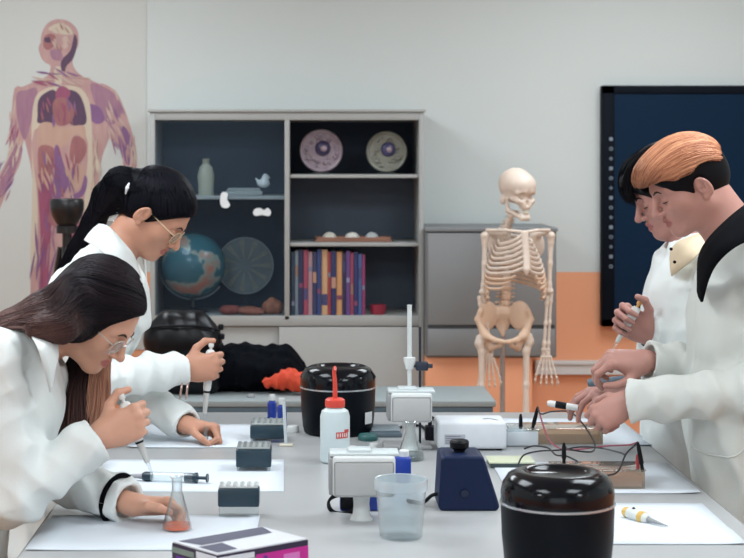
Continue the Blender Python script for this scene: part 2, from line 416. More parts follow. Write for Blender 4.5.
def person(sp):
    fx = sp['f']; Y = sp['Y']; V3 = lambda q: np.array([q[0], q[1] if len(q) > 2 else Y, q[-1]], float)
    base = (sp['pelvis'][0], Y, 0)
    s = Sdf(); s.M = np.eye(4)
    nb = V3(sp['neck']); ch = V3(sp['chest']); wa = V3(sp['waist']); pe = V3(sp['pelvis'])
    hx = frame((math.cos(R(sp['pitch'])) * fx, sp.get('yaw', 0), -math.sin(R(sp['pitch']))), (0, 0, 1))
    HM = m4(hx, V3(sp['head']), sp.get('hs', 1))
    tl = lambda l: HM[:3, :3] @ np.array(l) + HM[:3, 3]
    yax = (0, 1, 0); w = sp.get('w', 1.0)
    # trunk, legs, arms
    s.chain([pe, wa, ch], [.105, .092, .108], k=.05, flat=(yax, .66))
    s.caps(ch, nb, .085, .055, k=.05)
    legs = []
    for y in (-1, 1):
        hip = pe + (0, y * .085, -.04); kn = np.array([pe[0] + fx * .03, Y + y * .10, .48]); an = np.array([pe[0] - fx * .01, Y + y * .11, .09])
        legs.append((hip, kn, an))
        s.chain([hip, kn, an], [.082, .052, .036], k=.03); s.caps(an + (-.03 * fx, 0, -.05), an + (.12 * fx, y * .02, -.06), .032, .026, k=.02)
    arms = []
    for y, key in ((-1, 'near'), (1, 'far')):
        a = sp[key]; S_ = V3(a['sh']); E = V3(a['el']); W = V3(a['wr']); arms.append((S_, E, W, a))
        s.caps(nb + (0, y * .03, -.03), S_, .045, .048, k=.04); s.chain([S_, E, W], [.044, .033, .024], k=.02)
    # neck and head
    s.caps(nb + (nb - ch) * .1, tl((-.035, 0, -.035)), .053 * sp.get('nk', 1), .050 * sp.get('nk', 1), k=.035)
    s.caps(nb + (nb - ch) * .1, tl((.0, 0, -.075)), .045 * sp.get('nk', 1), .038 * sp.get('nk', 1), k=.03)
    head(s, HM, sp.get('jaw', 1)); s.M = np.eye(4)
    face = Sdf(); head(face, HM, sp.get('jaw', 1))
    for S_, E, W, a in arms: hand(s, W, a['D'], a['N'], a['side'], a['curl'], a['thumb'], sc=a.get('sc', 1), **({'spread': a['spread']} if 'spread' in a else {}))
    Vv, Q = s.mesh(.0027)
    body = obj('person', (Vv, Q), sp['skin'], world=base, ang=180); body.location = base
    tag(body, sp['label'], 'person')
    li = np.linalg.inv(HM); l = Vv @ li[:3, :3].T + li[:3, 3]
    e = np.sqrt(((l[:, 0] - .090) / .018) ** 2 + (l[:, 1] / .0235) ** 2 + ((l[:, 2] + .068 - .0) / .0135) ** 2)
    at = body.data.attributes.new('lip', 'FLOAT', 'POINT'); at.data.foreach_set('value', np.clip((1.05 - e) / .25, 0, .85).astype(np.float32))
    # brows and lashes lie on the face
    for y in (-1, 1):
        bp = np.array([tl((.09, y * q, z)) for q, z in ((.012, .0155), (.022, .020), (.034, .021), (.046, .014))]); bp = project(face, bp, .0004)
        bm = BM(); tube(bm, spline(bp, 4), [.0016, .0028, .0024, .0010], 6); obj('eyebrow', bm, BROW, body, world=base)
        lp = np.array([tl((.0720 + .0158 * math.cos(t) * .92, y * .0315 + .0165 * math.sin(t), -.0115 - .002 * math.cos(t * 1.5))) for t in np.linspace(-1.15, 1.15, 7)]); lp = project(face, lp, .0006)
        bm = BM(); tube(bm, spline(lp, 3), [.0008, .0015, .0016, .0015, .0008], 6); obj('eyelash_line', bm, LASH, body, world=base)
    # ---- trousers and shoes
    t = Sdf(); t.caps(pe + (0, 0, .02), pe + (0, 0, -.04), .112, .112, k=.03, flat=(yax, .68))
    for hip, kn, an in legs: t.chain([hip, kn, an + (0, 0, -.01)], [.092, .066, .056], k=.03)
    t.cut(lambda p: .055 - p[:, 2])
    obj('trousers', t.mesh(.009), TROU, body, world=base, ang=180)
    for hip, kn, an in legs:
        q = Sdf(); q.chain([an + (-.035 * fx, 0, -.045), an + (.07 * fx, 0, -.05), an + (.14 * fx, 0, -.062)], [.041, .040, .032], k=.02); q.cut(lambda p: .0 - p[:, 2])
        obj('shoe', q.mesh(.006), SHOE, body, world=base, ang=180)
    # ---- coat
    c = Sdf(); hem = np.array([pe[0] - fx * .01, Y, .52])
    c.chain([hem, pe, wa, ch], [.175, .132, .122, .136], k=.06, flat=(yax, .70))
    up = ch * .35 + nb * .65
    c.caps(ch, up, .118, .085, k=.05, flat=(yax, .8))
    for q in sp.get('bulk', []): c.ell(V3(q[0]), q[1], k=.05)
    c.torso_n = len(c.p)
    for (S_, E, W, a), y in zip(arms, (-1, 1)):
        c.caps(nb + (nb - ch) * -.15 + (0, y * .05, 0), S_, .058, .064, k=.04)
        cw = a.get('cuff', .055); d = (W - E) / np.linalg.norm(W - E); Cp = W - d * a.get('back', .02)
        c.chain([S_, E], [.067, .058], k=.03); c.chain([E, Cp + d * .06], [.057, a.get('cr', .042)], k=.03)
    cuffs = []
    for S_, E, W, a in arms:
        d = (W - E) / np.linalg.norm(W - E); Cp = W - d * a.get('back', .02); cuffs.append((Cp, d, a.get('cr', .042), E, S_))
    def cuffcut(p):
        o = np.full(len(p), -1.0)
        for Cp, d, cr, E, S_ in cuffs:
            r = p - Cp; ax = r @ d; rad = np.sqrt(np.maximum((r * r).sum(1) - ax * ax, 0))
            o = np.maximum(o, np.where((rad < .085) & (ax > -.05) & (ax < .14), np.maximum(ax, np.minimum(ax + .025, cr - .0085 - rad)), -1.0))
        return np.where(tors(p) < .012, -1.0, o)
    tors = Sdf(); tors.p = c.p[:c.torso_n]
    c.cut(cuffcut, .003); c.cut(lambda p: hem[2] - p[:, 2], .004)
    nr = sp.get('neckhole', .060); na = tl((-.02, 0, -.05)) - nb; na /= np.linalg.norm(na)
    def hole(p):
        r = p - nb; ax = r @ na; rad = np.sqrt(np.maximum((r * r).sum(1) - ax * ax, 0))
        return np.where(ax > -.09, np.minimum(nr + .35 * np.maximum(0, ax + .01) - rad, ax + .04), -1.0)
    c.cut(hole, .004)
    amp = sp.get('amp', .0062)
    def post(p):
        o = folds(p, amp)
        for Cp, d, cr, E, S_ in cuffs:
            for (A_, B_, ph) in ((E, Cp, 0), (S_, E, 2)):
                u = B_ - A_; L_ = np.linalg.norm(u); u = u / L_; r = p - A_; ax = r @ u; rad = np.sqrt(np.maximum((r * r).sum(1) - ax * ax, 0))
                g = np.exp(-(np.maximum(rad - .075, 0) / .02) ** 2) * ((ax > -.05) & (ax < L_ + .02))
                nrm = np.cross(u, (.3, .9, .2)); sd = r @ (nrm / np.linalg.norm(nrm))
                o = o - .0040 * g * (1 - np.abs(np.sin(ax * 3.14 / .075 + 18 * sd + ph + 2 * np.sin(ax * 9))) - .4)
        return o
    c.post = post
    coat = obj('lab_coat', c.mesh(.0048), sp.get('coat', COATM), body, world=base, ang=180)
    for A, B in sp.get('collar', []):
        ribbon('collar', A, B, sp.get('collarm', COATM), coat, base, ctr=nb)
        mir = lambda L_: [(q[0], 2 * Y - q[1], q[2]) for q in L_]
        ribbon('collar', mir(A), mir(B), sp.get('collarm', COATM), coat, base, ctr=nb)
    return dict(body=body, coat=coat, base=base, HM=HM, tl=tl, sdf=s, coatsdf=c, face=face, arms=arms)

def cap(HM, grow=.013, line=((.070, .062), (.012, -.022)), low=-.075, ears=True, extra=None):
    s = Sdf(); s.M = HM
    s.ell((-.014, 0, .030), (.098 + grow, .073 + grow * .85, .088 + grow), k=.02)
    s.ell((-.045, 0, -.015), (.062 + grow, .058 + grow * .6, .065), k=.03)
    if extra: extra(s)
    (x0, z0), (x1, z1) = line; n = np.array([z0 - z1, 0, -(x0 - x1)]); s.plane((x0, 0, z0), n, k=.006)
    s.plane((0, 0, low), (.35, 0, -1), k=.01)
    if ears:
        for y in (-1, 1): s.ell((-.010, y * .092, -.022), (.026, .030, .036), k=.006, op=-1)
    s.M = np.eye(4); return s
def glasses(p, rimm, lensm):
    HM = p['HM']; b = p['base']
    T = lambda q: Vector(p['tl'](q)); bm = BM()
    for y in (-1, 1):
        tube(bm, [T((.101 - .010 * abs(math.cos(t) * .021 * y + .031) / .05, y * .033 + .0245 * math.cos(t), -.012 + .0205 * math.sin(t))) for t in np.linspace(0, 2 * PI, 29)], .0011, 6, cap=False)
        tube(bm, spline([T((.090, y * .060, -.004)), T((.05, y * .074, -.002)), T((.0, y * .079, -.001)), T((-.018, y * .080, -.010)), T((-.03, y * .078, -.03))], 5), .0013, 6)
    tube(bm, spline([T((.100, -.009, -.006)), T((.103, 0, -.003)), T((.100, .009, -.006))], 4), .0012, 6)
    g = obj('glasses', bm, rimm, p['body'], 'clear framed glasses', world=b)
    for y in (-1, 1):
        bm = BM(); c = bm.verts.new(T((.0965, y * .033, -.012)))
        ring = [bm.verts.new(T((.0955 - .004 * math.cos(t) * y * .5, y * .033 + .0240 * math.cos(t), -.012 + .0200 * math.sin(t)))) for t in np.linspace(0, 2 * PI, 25)[:-1]]
        for i in range(24): bm.faces.new((c, ring[i], ring[(i + 1) % 24]))
        o = obj('lens', bm, lensm, g, world=b); md = o.modifiers.new('t', 'SOLIDIFY'); md.thickness = .0012
    return g

TH_GRIP = ((.55, .70, -.45), (.85, .25, -.5), (.85, -.35, -.4))
TH_TOP = ((.50, .82, -.15), (.80, .52, -.2), (.93, -.05, -.35))
def Q3(px, py, s): return np.array(P(px, py, s))

# --- woman nearest the camera, long brown hair
g1 = person(dict(f=1, Y=3.68, skin=SKIN_F, head=(-.451, 1.312), pitch=45, hs=.91, yaw=-.22, jaw=.94, neck=(-.590, 1.262), chest=(-.685, 1.15), waist=(-.725, 1.02), pelvis=(-.80, .90), nk=.92,
    near=dict(sh=(-.655, 3.50, 1.225), el=(-.605, 3.51, .955), wr=(-.432, 3.57, 1.068), side='R', D=(.80, .05, .32), N=(.1, -1, .15), curl=[(62, 84, 45), (68, 88, 45), (70, 88, 45), (72, 88, 45)], thumb=TH_TOP, cr=.046, back=.01, sc=.92),
    far=dict(sh=(-.64, 3.86, 1.22), el=(-.62, 3.82, .96), wr=(-.372, 3.640, .908), side='L', D=(.96, -.12, .02), N=(-.05, .45, .9), curl=[(35, 55, 35), (45, 60, 35), (50, 62, 35), (52, 62, 35)], thumb=((.6, .65, -.1), (.95, .2, -.2), (.9, -.3, -.3)), cr=.044, back=.015, sc=.88),
    bulk=[((-.64, 1.13), (.11, .15, .10)), ((-.675, 3.62, 1.03), (.125, .15, .13))],
    collar=[([Q3(46, 331, 470), Q3(56, 340, 480), Q3(58, 356, 484), Q3(54, 372, 480)], [Q3(30, 334, 486), Q3(38, 348, 496), Q3(44, 368, 494), Q3(50, 392, 486)])],
    label='woman in white lab coat with long brown hair, leaning near the orange liquid flask'))
# --- woman behind, black ponytail
g2 = person(dict(f=1, Y=4.78, skin=SKIN_F2, head=(-.421, 1.497), pitch=44, hs=.96, yaw=-.10, jaw=.94, neck=(-.545, 1.375), chest=(-.590, 1.24), waist=(-.650, 1.08), pelvis=(-.75, .93), nk=.95,
    near=dict(sh=(-.625, 4.61, 1.285), el=(-.575, 4.57, 1.055), wr=(-.338, 4.68, 1.068), side='R', D=(.92, .02, .10), N=(.05, -1, .1), curl=[(62, 84, 45), (68, 88, 45), (70, 88, 45), (72, 88, 45)], thumb=TH_TOP, cr=.045, back=.0, sc=.94),
    far=dict(sh=(-.615, 4.95, 1.28), el=(-.56, 4.90, 1.02), wr=(-.330, 4.665, .918), side='L', D=(.95, -.2, -.12), N=(0, .4, .9), curl=[(58, 80, 40), (64, 84, 42), (66, 84, 42), (68, 84, 42)], thumb=TH_GRIP, cr=.042, back=.0, sc=.9),
    bulk=[((-.560, 1.22), (.11, .15, .10))],
    collar=[([Q3(99, 224, 362), Q3(109, 227, 370), Q3(124, 243, 372), Q3(134, 256, 366), Q3(141, 276, 360)], [Q3(84, 240, 370), Q3(100, 250, 378), Q3(116, 264, 378), Q3(130, 278, 372), Q3(140, 300, 362)])],
    label='woman in white lab coat with black ponytail and glasses, standing before the bookcase'))
# --- man with dyed hair
m1 = person(dict(f=-1, Y=4.15, skin=SKIN_M, head=(.922, 1.590), pitch=30, hs=.93, yaw=-.10, jaw=1.04, neck=(1.045, 1.455), chest=(1.09, 1.29), waist=(1.075, 1.10), pelvis=(1.09, .95), nk=1.12, coat=COATM2, neckhole=.075,
    near=dict(sh=(1.10, 3.96, 1.34), el=(1.09, 3.94, 1.115), wr=(.775, 4.09, 1.064), side='L', D=(-.80, .08, -.45), N=(-.4, -.85, .35), curl=[(52, 70, 40), (58, 75, 40), (62, 78, 40), (66, 80, 40)], thumb=TH_GRIP, cr=.050, back=.005, sc=.9),
    far=dict(sh=(1.09, 4.34, 1.34), el=(1.12, 4.33, 1.10), wr=(.848, 4.27, 1.140), side='R', D=(-.95, -.05, .06), N=(-.1, -.45, .88), curl=[(42, 55, 35), (48, 58, 35), (54, 62, 35), (58, 62, 35)], thumb=((.6, .7, -.35), (.9, .2, -.35), (.95, -.2, -.2)), cr=.050, back=.01),
    bulk=[((1.06, 1.25), (.12, .18, .14)), ((1.06, 1.03), (.12, .18, .16))],
    label='man in white lab coat with orange dyed hair, nearest man to the camera'))
# --- man half hidden behind him
m2 = person(dict(f=-1, Y=4.68, skin=SKIN_M2, head=(.990, 1.563), pitch=29, hs=.97, jaw=1.02, neck=(1.06, 1.42), chest=(1.075, 1.27), waist=(1.055, 1.10), pelvis=(1.075, .95), neckhole=.07,
    near=dict(sh=(1.08, 4.50, 1.33), el=(1.02, 4.52, 1.08), wr=(.842, 4.46, 1.052), side='L', D=(-.95, -.02, -.20), N=(-.25, -.15, .95), curl=[(18, 25, 18), (22, 28, 18), (26, 30, 18), (32, 32, 20)], thumb=((.65, .6, -.45), (.92, .1, -.4), (.95, -.1, -.3)), cr=.048, back=.02),
    far=dict(sh=(1.07, 4.86, 1.33), el=(1.08, 4.78, 1.06), wr=(.925, 4.60, 1.175), side='R', D=(-.80, -.05, .50), N=(-.1, .9, .25), curl=[(58, 82, 45), (64, 86, 45), (66, 86, 45), (68, 86, 45)], thumb=TH_TOP, cr=.044, back=.03),
    bulk=[((1.04, 1.22), (.10, .16, .14))],
    label='dark haired man in white lab coat half hidden behind the orange haired man'))
# ---------------------------------------------------------------- hair, glasses, small wear
H_BLACK = hair_mat('hair_black', (8, 10, 17), (20, 22, 32)); H_BROWN = hair_mat('hair_brown', (11, 11, 18), (38, 30, 34), grad=(140, 104, 96))
H_BRN2 = hair_mat('hair_light_brown', (96, 66, 56), (190, 142, 118), grad=(205, 150, 125)); H_DARK = hair_mat('hair_dark', (8, 9, 14), (20, 19, 24))
H_ORANGE = hair_mat('hair_orange', (140, 74, 48), (226, 164, 126), grad=(84, 56, 50), spec=.3); H_ORB = hair_mat('hair_orange_base', (138, 82, 60), (138, 82, 60))
def lp(p, pts): return [tuple(p['tl'](q)) for q in pts]
def wp(*pts): return [tuple(P(*q)) for q in pts]
# ponytail woman
c2 = cap(g2['HM'], grow=.014, line=((.078, .058), (.016, -.020)), low=-.068)
c2.chain([Q3(132, 182, 356), Q3(120, 183, 356), Q3(107, 196, 354), Q3(94, 222, 351), Q3(80, 246, 348), Q3(62, 275, 345)], [.040, .040, .036, .030, .026, .020], k=.02)
hair = obj('hair', c2.mesh(.0032), H_BLACK, g2['body'], world=g2['base'], ang=180)
gs = []
gather = (-.095, 0, .075)
for sgn in (-1, 1):
    st = [(.080, 0.004 * sgn, .066), (.070, .042 * sgn, .058), (.048, .072 * sgn, .030), (.018, .082 * sgn, .0), (-.03, .082 * sgn, -.01), (-.045, .075 * sgn, -.05), (-.07, .045 * sgn, -.065)]
    for a in (st if sgn < 0 else st[::-1]):
        mid = tuple(np.array(a) * .5 + np.array(gather) * .5 + np.array((-.01, .02 * sgn, .03)))
        gs.append(lp(g2, [a, mid, gather]))
strands('hair_strand', c2, gs[:7], 1100, H_BLACK, hair, g2['base'], r=.0008, spread=.004, lift=(-.0005, .0022), sdf=c2, lock=.3)
pt = [wp((130, 172, 352), (116, 172, 350), (100, 190, 350), (88, 220, 348), (74, 246, 345), (60, 275, 342)), wp((130, 184, 366), (118, 190, 366), (108, 206, 366), (97, 228, 364), (84, 252, 360), (66, 282, 355))]
strands('hair_strand', c2, pt, 700, H_BLACK, hair, g2['base'], r=.0009, spread=.012, lift=(0, .004), sdf=c2)
bm = BM(); tube(bm, spline(wp((129, 183, 372), (127, 188, 373), (125.5, 194, 372)), 5), [.002, .0055, .002], 8, flat=.6)
obj('hair_clip', bm, mat('hair_clip', (205, 208, 212), rough=.3), hair, world=g2['base'])
GL = clear('spectacle_rim', tint=(225, 228, 226), refl=.6, body=.5, bodyc=(225, 222, 212)); GLZ = clear('spectacle_lens', refl=.2, body=.03)
glasses(g2, mat('gilt_wire', (206, 184, 150), rough=.35, metal=.3), GLZ); glasses(g1, GL, GLZ)
bm = BM()
for q in (0, 1): tube(bm, spline([Vector(P(181 + 6 * q, 383, 366)) + Vector((.012 * math.cos(t) * .3, .018 * math.sin(t), -.022 + .022 * math.cos(t))) for t in np.linspace(0, 6.28, 9)], 3), .0022, 6)
obj('bracelet', bm, mat('bracelet', (190, 160, 150), rough=.3, metal=.7), g2['body'], world=g2['base'])
# long haired woman
c1 = cap(g1['HM'], grow=.015, line=((.076, .078), (.010, -.022)), low=-.060, ears=False)
c1.chain([Q3(98, 304, 462), Q3(72, 309, 468), Q3(44, 316, 472), Q3(12, 328, 474), Q3(-30, 345, 476)], [.064, .058, .042, .030, .026], k=.03, flat=((0, 1, 0), .8))
c1.chain([Q3(88, 312, 462), Q3(78, 322, 470), Q3(62, 326, 484), Q3(38, 328, 486)], [.018, .024, .026, .022], k=.03)
f1 = Sdf(); f1.chain([Q3(96, 330, 448), Q3(84, 372, 444), Q3(80, 410, 444), Q3(82, 452, 446)], [.022, .034, .034, .022], k=.02, flat=((1, 0, 0), .8))
h1 = obj('hair', c1.mesh(.0034), H_BROWN, g1['body'], world=g1['base'], ang=180)
obj('front_hair_lock', f1.mesh(.004), H_BROWN, h1, world=g1['base'], ang=180)
G1 = []
sd = -1
G1 = [lp(g1, [(.070, -.030, .060), (.030, -.080, .010), (-.005, -.085, -.030)]) + wp((74, 334, 482), (56, 340, 488), (34, 338, 486)),
      lp(g1, [(.086, -.010, .064), (.066, -.062, .040), (.020, -.090, -.010)]) + wp((84, 326, 484), (60, 336, 490), (36, 334, 488)),
      lp(g1, [(.082, -.006, .078), (.050, -.068, .062), (-.010, -.094, .010)]) + wp((66, 322, 488), (40, 328, 488), (8, 330, 484)),
      lp(g1, [(.070, -.004, .092), (.025, -.062, .085), (-.045, -.088, .030)]) + wp((52, 314, 486), (24, 322, 484), (-14, 336, 482)),
      lp(g1, [(.045, -.002, .110), (-.010, -.050, .105), (-.080, -.070, .050)]) + wp((50, 304, 480), (18, 316, 480), (-24, 338, 478)),
      lp(g1, [(.010, 0, .122), (-.050, -.030, .112), (-.115, -.030, .060)]) + wp((48, 296, 470), (14, 309, 472), (-26, 330, 472)),
      lp(g1, [(.0, .02, .122), (-.060, .02, .110), (-.118, .02, .055)]) + wp((46, 296, 458), (12, 309, 460), (-26, 330, 462))]
GE = [lp(g1, [(.072, -.040, .058), (.040, -.084, .020), (-.010, -.094, -.020)]) + wp((70, 326, 486), (48, 333, 488)), lp(g1, [(.060, -.055, .045), (.022, -.084, -.005), (-.020, -.088, -.040)]) + wp((66, 334, 486), (46, 337, 488)), lp(g1, [(.050, -.06, .03), (.008, -.080, -.025), (-.03, -.084, -.055)]) + wp((60, 341, 484), (42, 340, 486))]
strands('hair_strand', c1, GE, 1200, H_BROWN, h1, g1['base'], r=.0009, spread=.008, lift=(-.0005, .0045), sdf=c1, seg=22, tip=(.45, 1.3), lock=.6)
strands('hair_strand', c1, G1, 3000, H_BROWN, h1, g1['base'], r=.0009, spread=.007, lift=(-.0005, .0045), sdf=c1, seg=26, tip=(.45, 1.3), lock=.6)
F1 = [wp((88, 335, 452), (66, 372, 452), (60, 410, 452), (64, 446, 452)), wp((94, 340, 456), (76, 378, 458), (72, 412, 458), (76, 450, 458)), wp((100, 345, 456), (84, 380, 458), (84, 414, 458), (84, 452, 456))]
strands('hair_strand', None, F1, 900, H_BROWN, h1, g1['base'], r=.0010, spread=.012, tip=(.2, 1.2), seg=18, tipfade=1)
F2 = [wp((98, 345, 458), (90, 380, 458), (88, 412, 458), (80, 446, 456)), wp((104, 348, 456), (100, 378, 456), (98, 408, 456), (90, 440, 455)), wp((108, 352, 452), (108, 376, 452), (108, 398, 452), (100, 428, 452))]
strands('hair_strand', None, F2, 800, H_BRN2, h1, g1['base'], r=.0011, spread=.010, tip=(.1, 1), seg=18, tipfade=1)
bm = BM(); q = g1['arms'][1]; e_, w_ = q[1], q[2]; d = (w_ - e_) / np.linalg.norm(w_ - e_); c_ = w_ - d * .045
u = np.cross(d, (0, 0, 1)); u /= np.linalg.norm(u); v = np.cross(d, u)
tube(bm, [c_ + .0515 * (u * math.cos(t) + v * math.sin(t)) for t in np.linspace(0, 6.283, 33)], .0058, 8, cap=False)
obj('sleeve_band', bm, BLACKC, g1['coat'], 'black elastic band round the sleeve', world=g1['base'])
# orange haired man: dark sides, orange top
cs = cap(m1['HM'], grow=.012, line=((.080, .038), (.030, -.034)), low=-.070)
cs.M = m1['HM']; cs.plane((0, 0, .072), (.15, 0, 1), k=.01); cs.M = np.eye(4)
hd = obj('hair', cs.mesh(.0032), H_DARK, m1['body'], world=m1['base'], ang=180)
ct = Sdf(); ct.M = m1['HM']
ct.ell((-.006, 0, .030), (.116, .087, .090), k=.02); ct.ell((.062, 0, .060), (.046, .066, .034), k=.03)
ct.cut(lambda p: (lambda l: .024 + .030 * np.clip((l[:, 0] - .02) / .05, 0, 1) + .020 * np.exp(-((l[:, 0] + .035) / .035) ** 2) - .020 * np.clip((-l[:, 0] - .07) / .04, 0, 1) - l[:, 2])((p - m1['HM'][:3, 3]) @ np.linalg.inv(m1['HM'][:3, :3]).T), .014)
ct.M = np.eye(4)
ho = obj('hair_top', ct.mesh(.0034), H_ORB, m1['body'], 'orange dyed top hair', world=m1['base'], ang=180)
GO = []
for t in np.linspace(-1, 1, 13):
    y0 = .085 * math.sin(t * 1.5); q = abs(t) ** 1.5
    GO.append(lp(m1, [(-.116 + .02 * q, y0 * .7, .055 - .035 * q), (-.070, y0 * 1.0, .100 - .064 * q), (.000, y0 * 1.08, .124 - .074 * q), (.065, y0 * 1.0, .098 - .044 * q), (.108, y0 * .75, .050 - .012 * q)]))
strands('hair_strand', ct, GO, 4200, H_ORANGE, ho, m1['base'], r=.0010, spread=.010, lift=(-.001, .0075), sdf=ct, seg=20, tip=(.74, 1.1), lock=1.1, tone=(-.1, 1.1), tipfade=1)
GD = [lp(m1, [(.055 - .03 * t, -.078 - .008 * min(t, 1), .040), (.010 - .035 * t, -.090 + .01 * max(0, t - 2), .020 - .01 * t), (-.015 - .032 * t, -.088 + .02 * max(0, t - 1.6), -.020 - .012 * t)]) for t in (0, .6, 1.2, 1.8, 2.4, 3)]
strands('hair_strand', cs, GD, 1800, H_DARK, hd, m1['base'], r=.0009, spread=.012, lift=(-.0005, .003), sdf=cs)
GF = [lp(m1, [(.0 + .03 * t, -.086 + .01 * t, .050 - .01 * t), (.040 + .03 * t, -.078 + .018 * t, .040), (.075 + .02 * t, -.050 + .01 * t, .030)]) for t in (0, .5, 1)]
strands('hair_strand', None, GF, 350, H_DARK, hd, m1['base'], r=.0011, spread=.010, tipfade=1)
# second man: dark hair with a fringe
cm = cap(m2['HM'], grow=.018, line=((.088, .038), (.024, -.030)), low=-.070, extra=lambda s: s.ell((.055, 0, .068), (.056, .064, .040), k=.02))
hm = obj('hair', cm.mesh(.0034), H_DARK, m2['body'], world=m2['base'], ang=180)
GM = [lp(m2, [(-.02, .05 * t, .125), (.060, .06 * t, .112), (.100, .05 * t, .062), (.104, .045 * t, .022)]) for t in (-1, -.5, 0, .5, 1)]
strands('hair_strand', None, GM, 500, H_DARK, hm, m2['base'], r=.0011, spread=.010, tipfade=1)
# collars and shirts of the men
BASEM = m1['base']; Ym = 4.15
def one(name, A, B, m, p, Yc, **k):
    ribbon(name, A, B, m, p['coat'], p['base'], ctr=(p['base'][0], Yc, 1.4), **k)
def both(name, A, B, m, p, Yc, **k):
    mir = lambda L_: [(q[0], 2 * Yc - q[1], q[2]) for q in L_]
    ribbon(name, A, B, m, p['coat'], p['base'], ctr=(p['base'][0], Yc, 1.4), **k); ribbon(name, mir(A), mir(B), m, p['coat'], p['base'], ctr=(p['base'][0], Yc, 1.4), **k)
one('black_collar', wp((762, 196, 414), (744, 206, 424), (725, 222, 430), (708, 240, 430), (699, 258, 424), (698, 285, 418)), wp((768, 232, 432), (748, 240, 440), (730, 250, 444), (716, 264, 442), (708, 280, 434), (702, 302, 424)), BLACKC, m1, Ym, t=.006)
CREAM = mat('cream_shirt', (226, 208, 178), rough=.9, noise=.04, spec=.2)
one('shirt_collar', wp((712, 226, 372), (700, 233, 380), (688, 238, 383), (678, 242, 380), (671, 250, 372)), wp((712, 240, 384), (702, 250, 390), (692, 260, 391), (682, 268, 386), (672, 276, 374)), CREAM, m2, 4.68, t=.005)
for q in ((671, 249), (674.5, 262)):
    bm = BM(); lathe(bm, [(0, 0), (.0042, 0), (.0042, .003), (0, .003)], 12, Matrix.Translation(P(q[0], q[1], 388)) @ Matrix.Rotation(PI / 2, 4, 'X')); obj('collar_button', bm, BLACKC, m2['coat'], world=m2['base'])
# pocket on the near man's coat
pk = np.array([tuple(v) for v in spline(wp((700, 436, 430), (701, 447, 430), (707, 458, 430), (722, 463, 432), (742, 459, 434), (756, 449, 436)), 5)])
tor = Sdf(); tor.p = m1['coatsdf'].p[:m1['coatsdf'].torso_n]; tor.post = lambda p: folds(p, .0062)
for _ in range(40): pk[:, 1] += (tor(pk) - .0005) * .8
pk = pk[np.abs(tor(pk)) < .004]
bm = BM(); tube(bm, pk, .0024, 6); obj('pocket', bm, COATM2, m1['coat'], world=m1['base'])

q = m2['arms'][1]; e_, w_ = q[1], q[2]; d = (w_ - e_) / np.linalg.norm(w_ - e_)
bm = BM(); M_ = Matrix.Translation(Vector(w_ - d * .045)) @ Vector(d).to_track_quat('Z', 'Y').to_matrix().to_4x4()
lathe(bm, [(.034, 0), (.037, .0), (.036, .034), (.034, .036), (.032, .034), (.034, 0)], 28, M_, cap=False); obj('black_cuff', bm, BLACKC, m2['coat'], 'black shirt cuff', world=m2['base'])
# ---------------------------------------------------------------- room
YW = F / 208; XL, XR, YF, ZC = -2.7, 3.1, -1.6, 2.95
def wall_mat():
    m = mat('wall_paint', (204, 210, 208), rough=.9, noise=.012, nscale=1.5, bump=.03, bscale=120, spec=.2)
    nt = m.node_tree; N = nt.nodes; L = nt.links; b = N['Principled BSDF']; src = b.inputs['Base Color'].links[0].from_socket
    g = N.new('ShaderNodeNewGeometry'); sp = N.new('ShaderNodeSeparateXYZ'); L.new(g.outputs['Position'], sp.inputs[0])
    lt = N.new('ShaderNodeMath'); lt.operation = 'LESS_THAN'; lt.inputs[1].default_value = CAMZ - (272 - HY) / 208; L.new(sp.outputs['Z'], lt.inputs[0])
    mx = N.new('ShaderNodeMix'); mx.data_type = 'RGBA'; mx.inputs[7].default_value = (*lin((236, 168, 130)), 1)
    L.new(lt.outputs[0], mx.inputs[0]); L.new(src, mx.inputs[6]); L.new(mx.outputs[2], b.inputs['Base Color']); return m
WM = wall_mat()
bm = BM(); box(bm, XL - .2, XR + .2, YW, YW + .15, 0, ZC); struct('wall_back', bm, WM)
bm = BM(); box(bm, XR, XR + .15, YF, YW, 0, ZC); struct('wall_right', bm, WM)
bm = BM(); box(bm, XL - .15, XL, YF, YW, 0, ZC); struct('wall_left', bm, WM)
bm = BM(); box(bm, XL - .2, XR + .2, YF - .15, YF, 0, ZC); struct('wall_front', bm, WM)
bm = BM(); box(bm, XL - .2, XR + .2, YF, YW, -.1, 0); struct('floor', bm, mat('floor_vinyl', (176, 140, 112), rough=.5, noise=.05, nscale=4))
bm = BM(); box(bm, XL - .2, XR + .2, YF, YW, ZC, ZC + .1); struct('ceiling', bm, mat('ceiling_tile', (225, 226, 224), rough=.95, noise=.02))
TRIM = mat('trim_white', (214, 217, 216), rough=.5, noise=.02)
bm = BM(); zt, zb = CAMZ - (360 - HY) / 207, CAMZ - (373 - HY) / 207
box(bm, P(533, 0, 207).x, XR, YW - .035, YW, zb, zt, .004); box(bm, P(533, 0, 207).x, XR, YW - .045, YW, zt - .012, zt + .004, .002); struct('trim_1', bm, TRIM)
for nm, a in (('baseboard_back', (XL, XR, YW - .015, YW)), ('baseboard_left', (XL, XL + .015, YF, YW)), ('baseboard_right', (XR - .015, XR, YF, YW))):
    bm = BM(); box(bm, *a, 0, .09, .003); struct(nm, bm, TRIM)
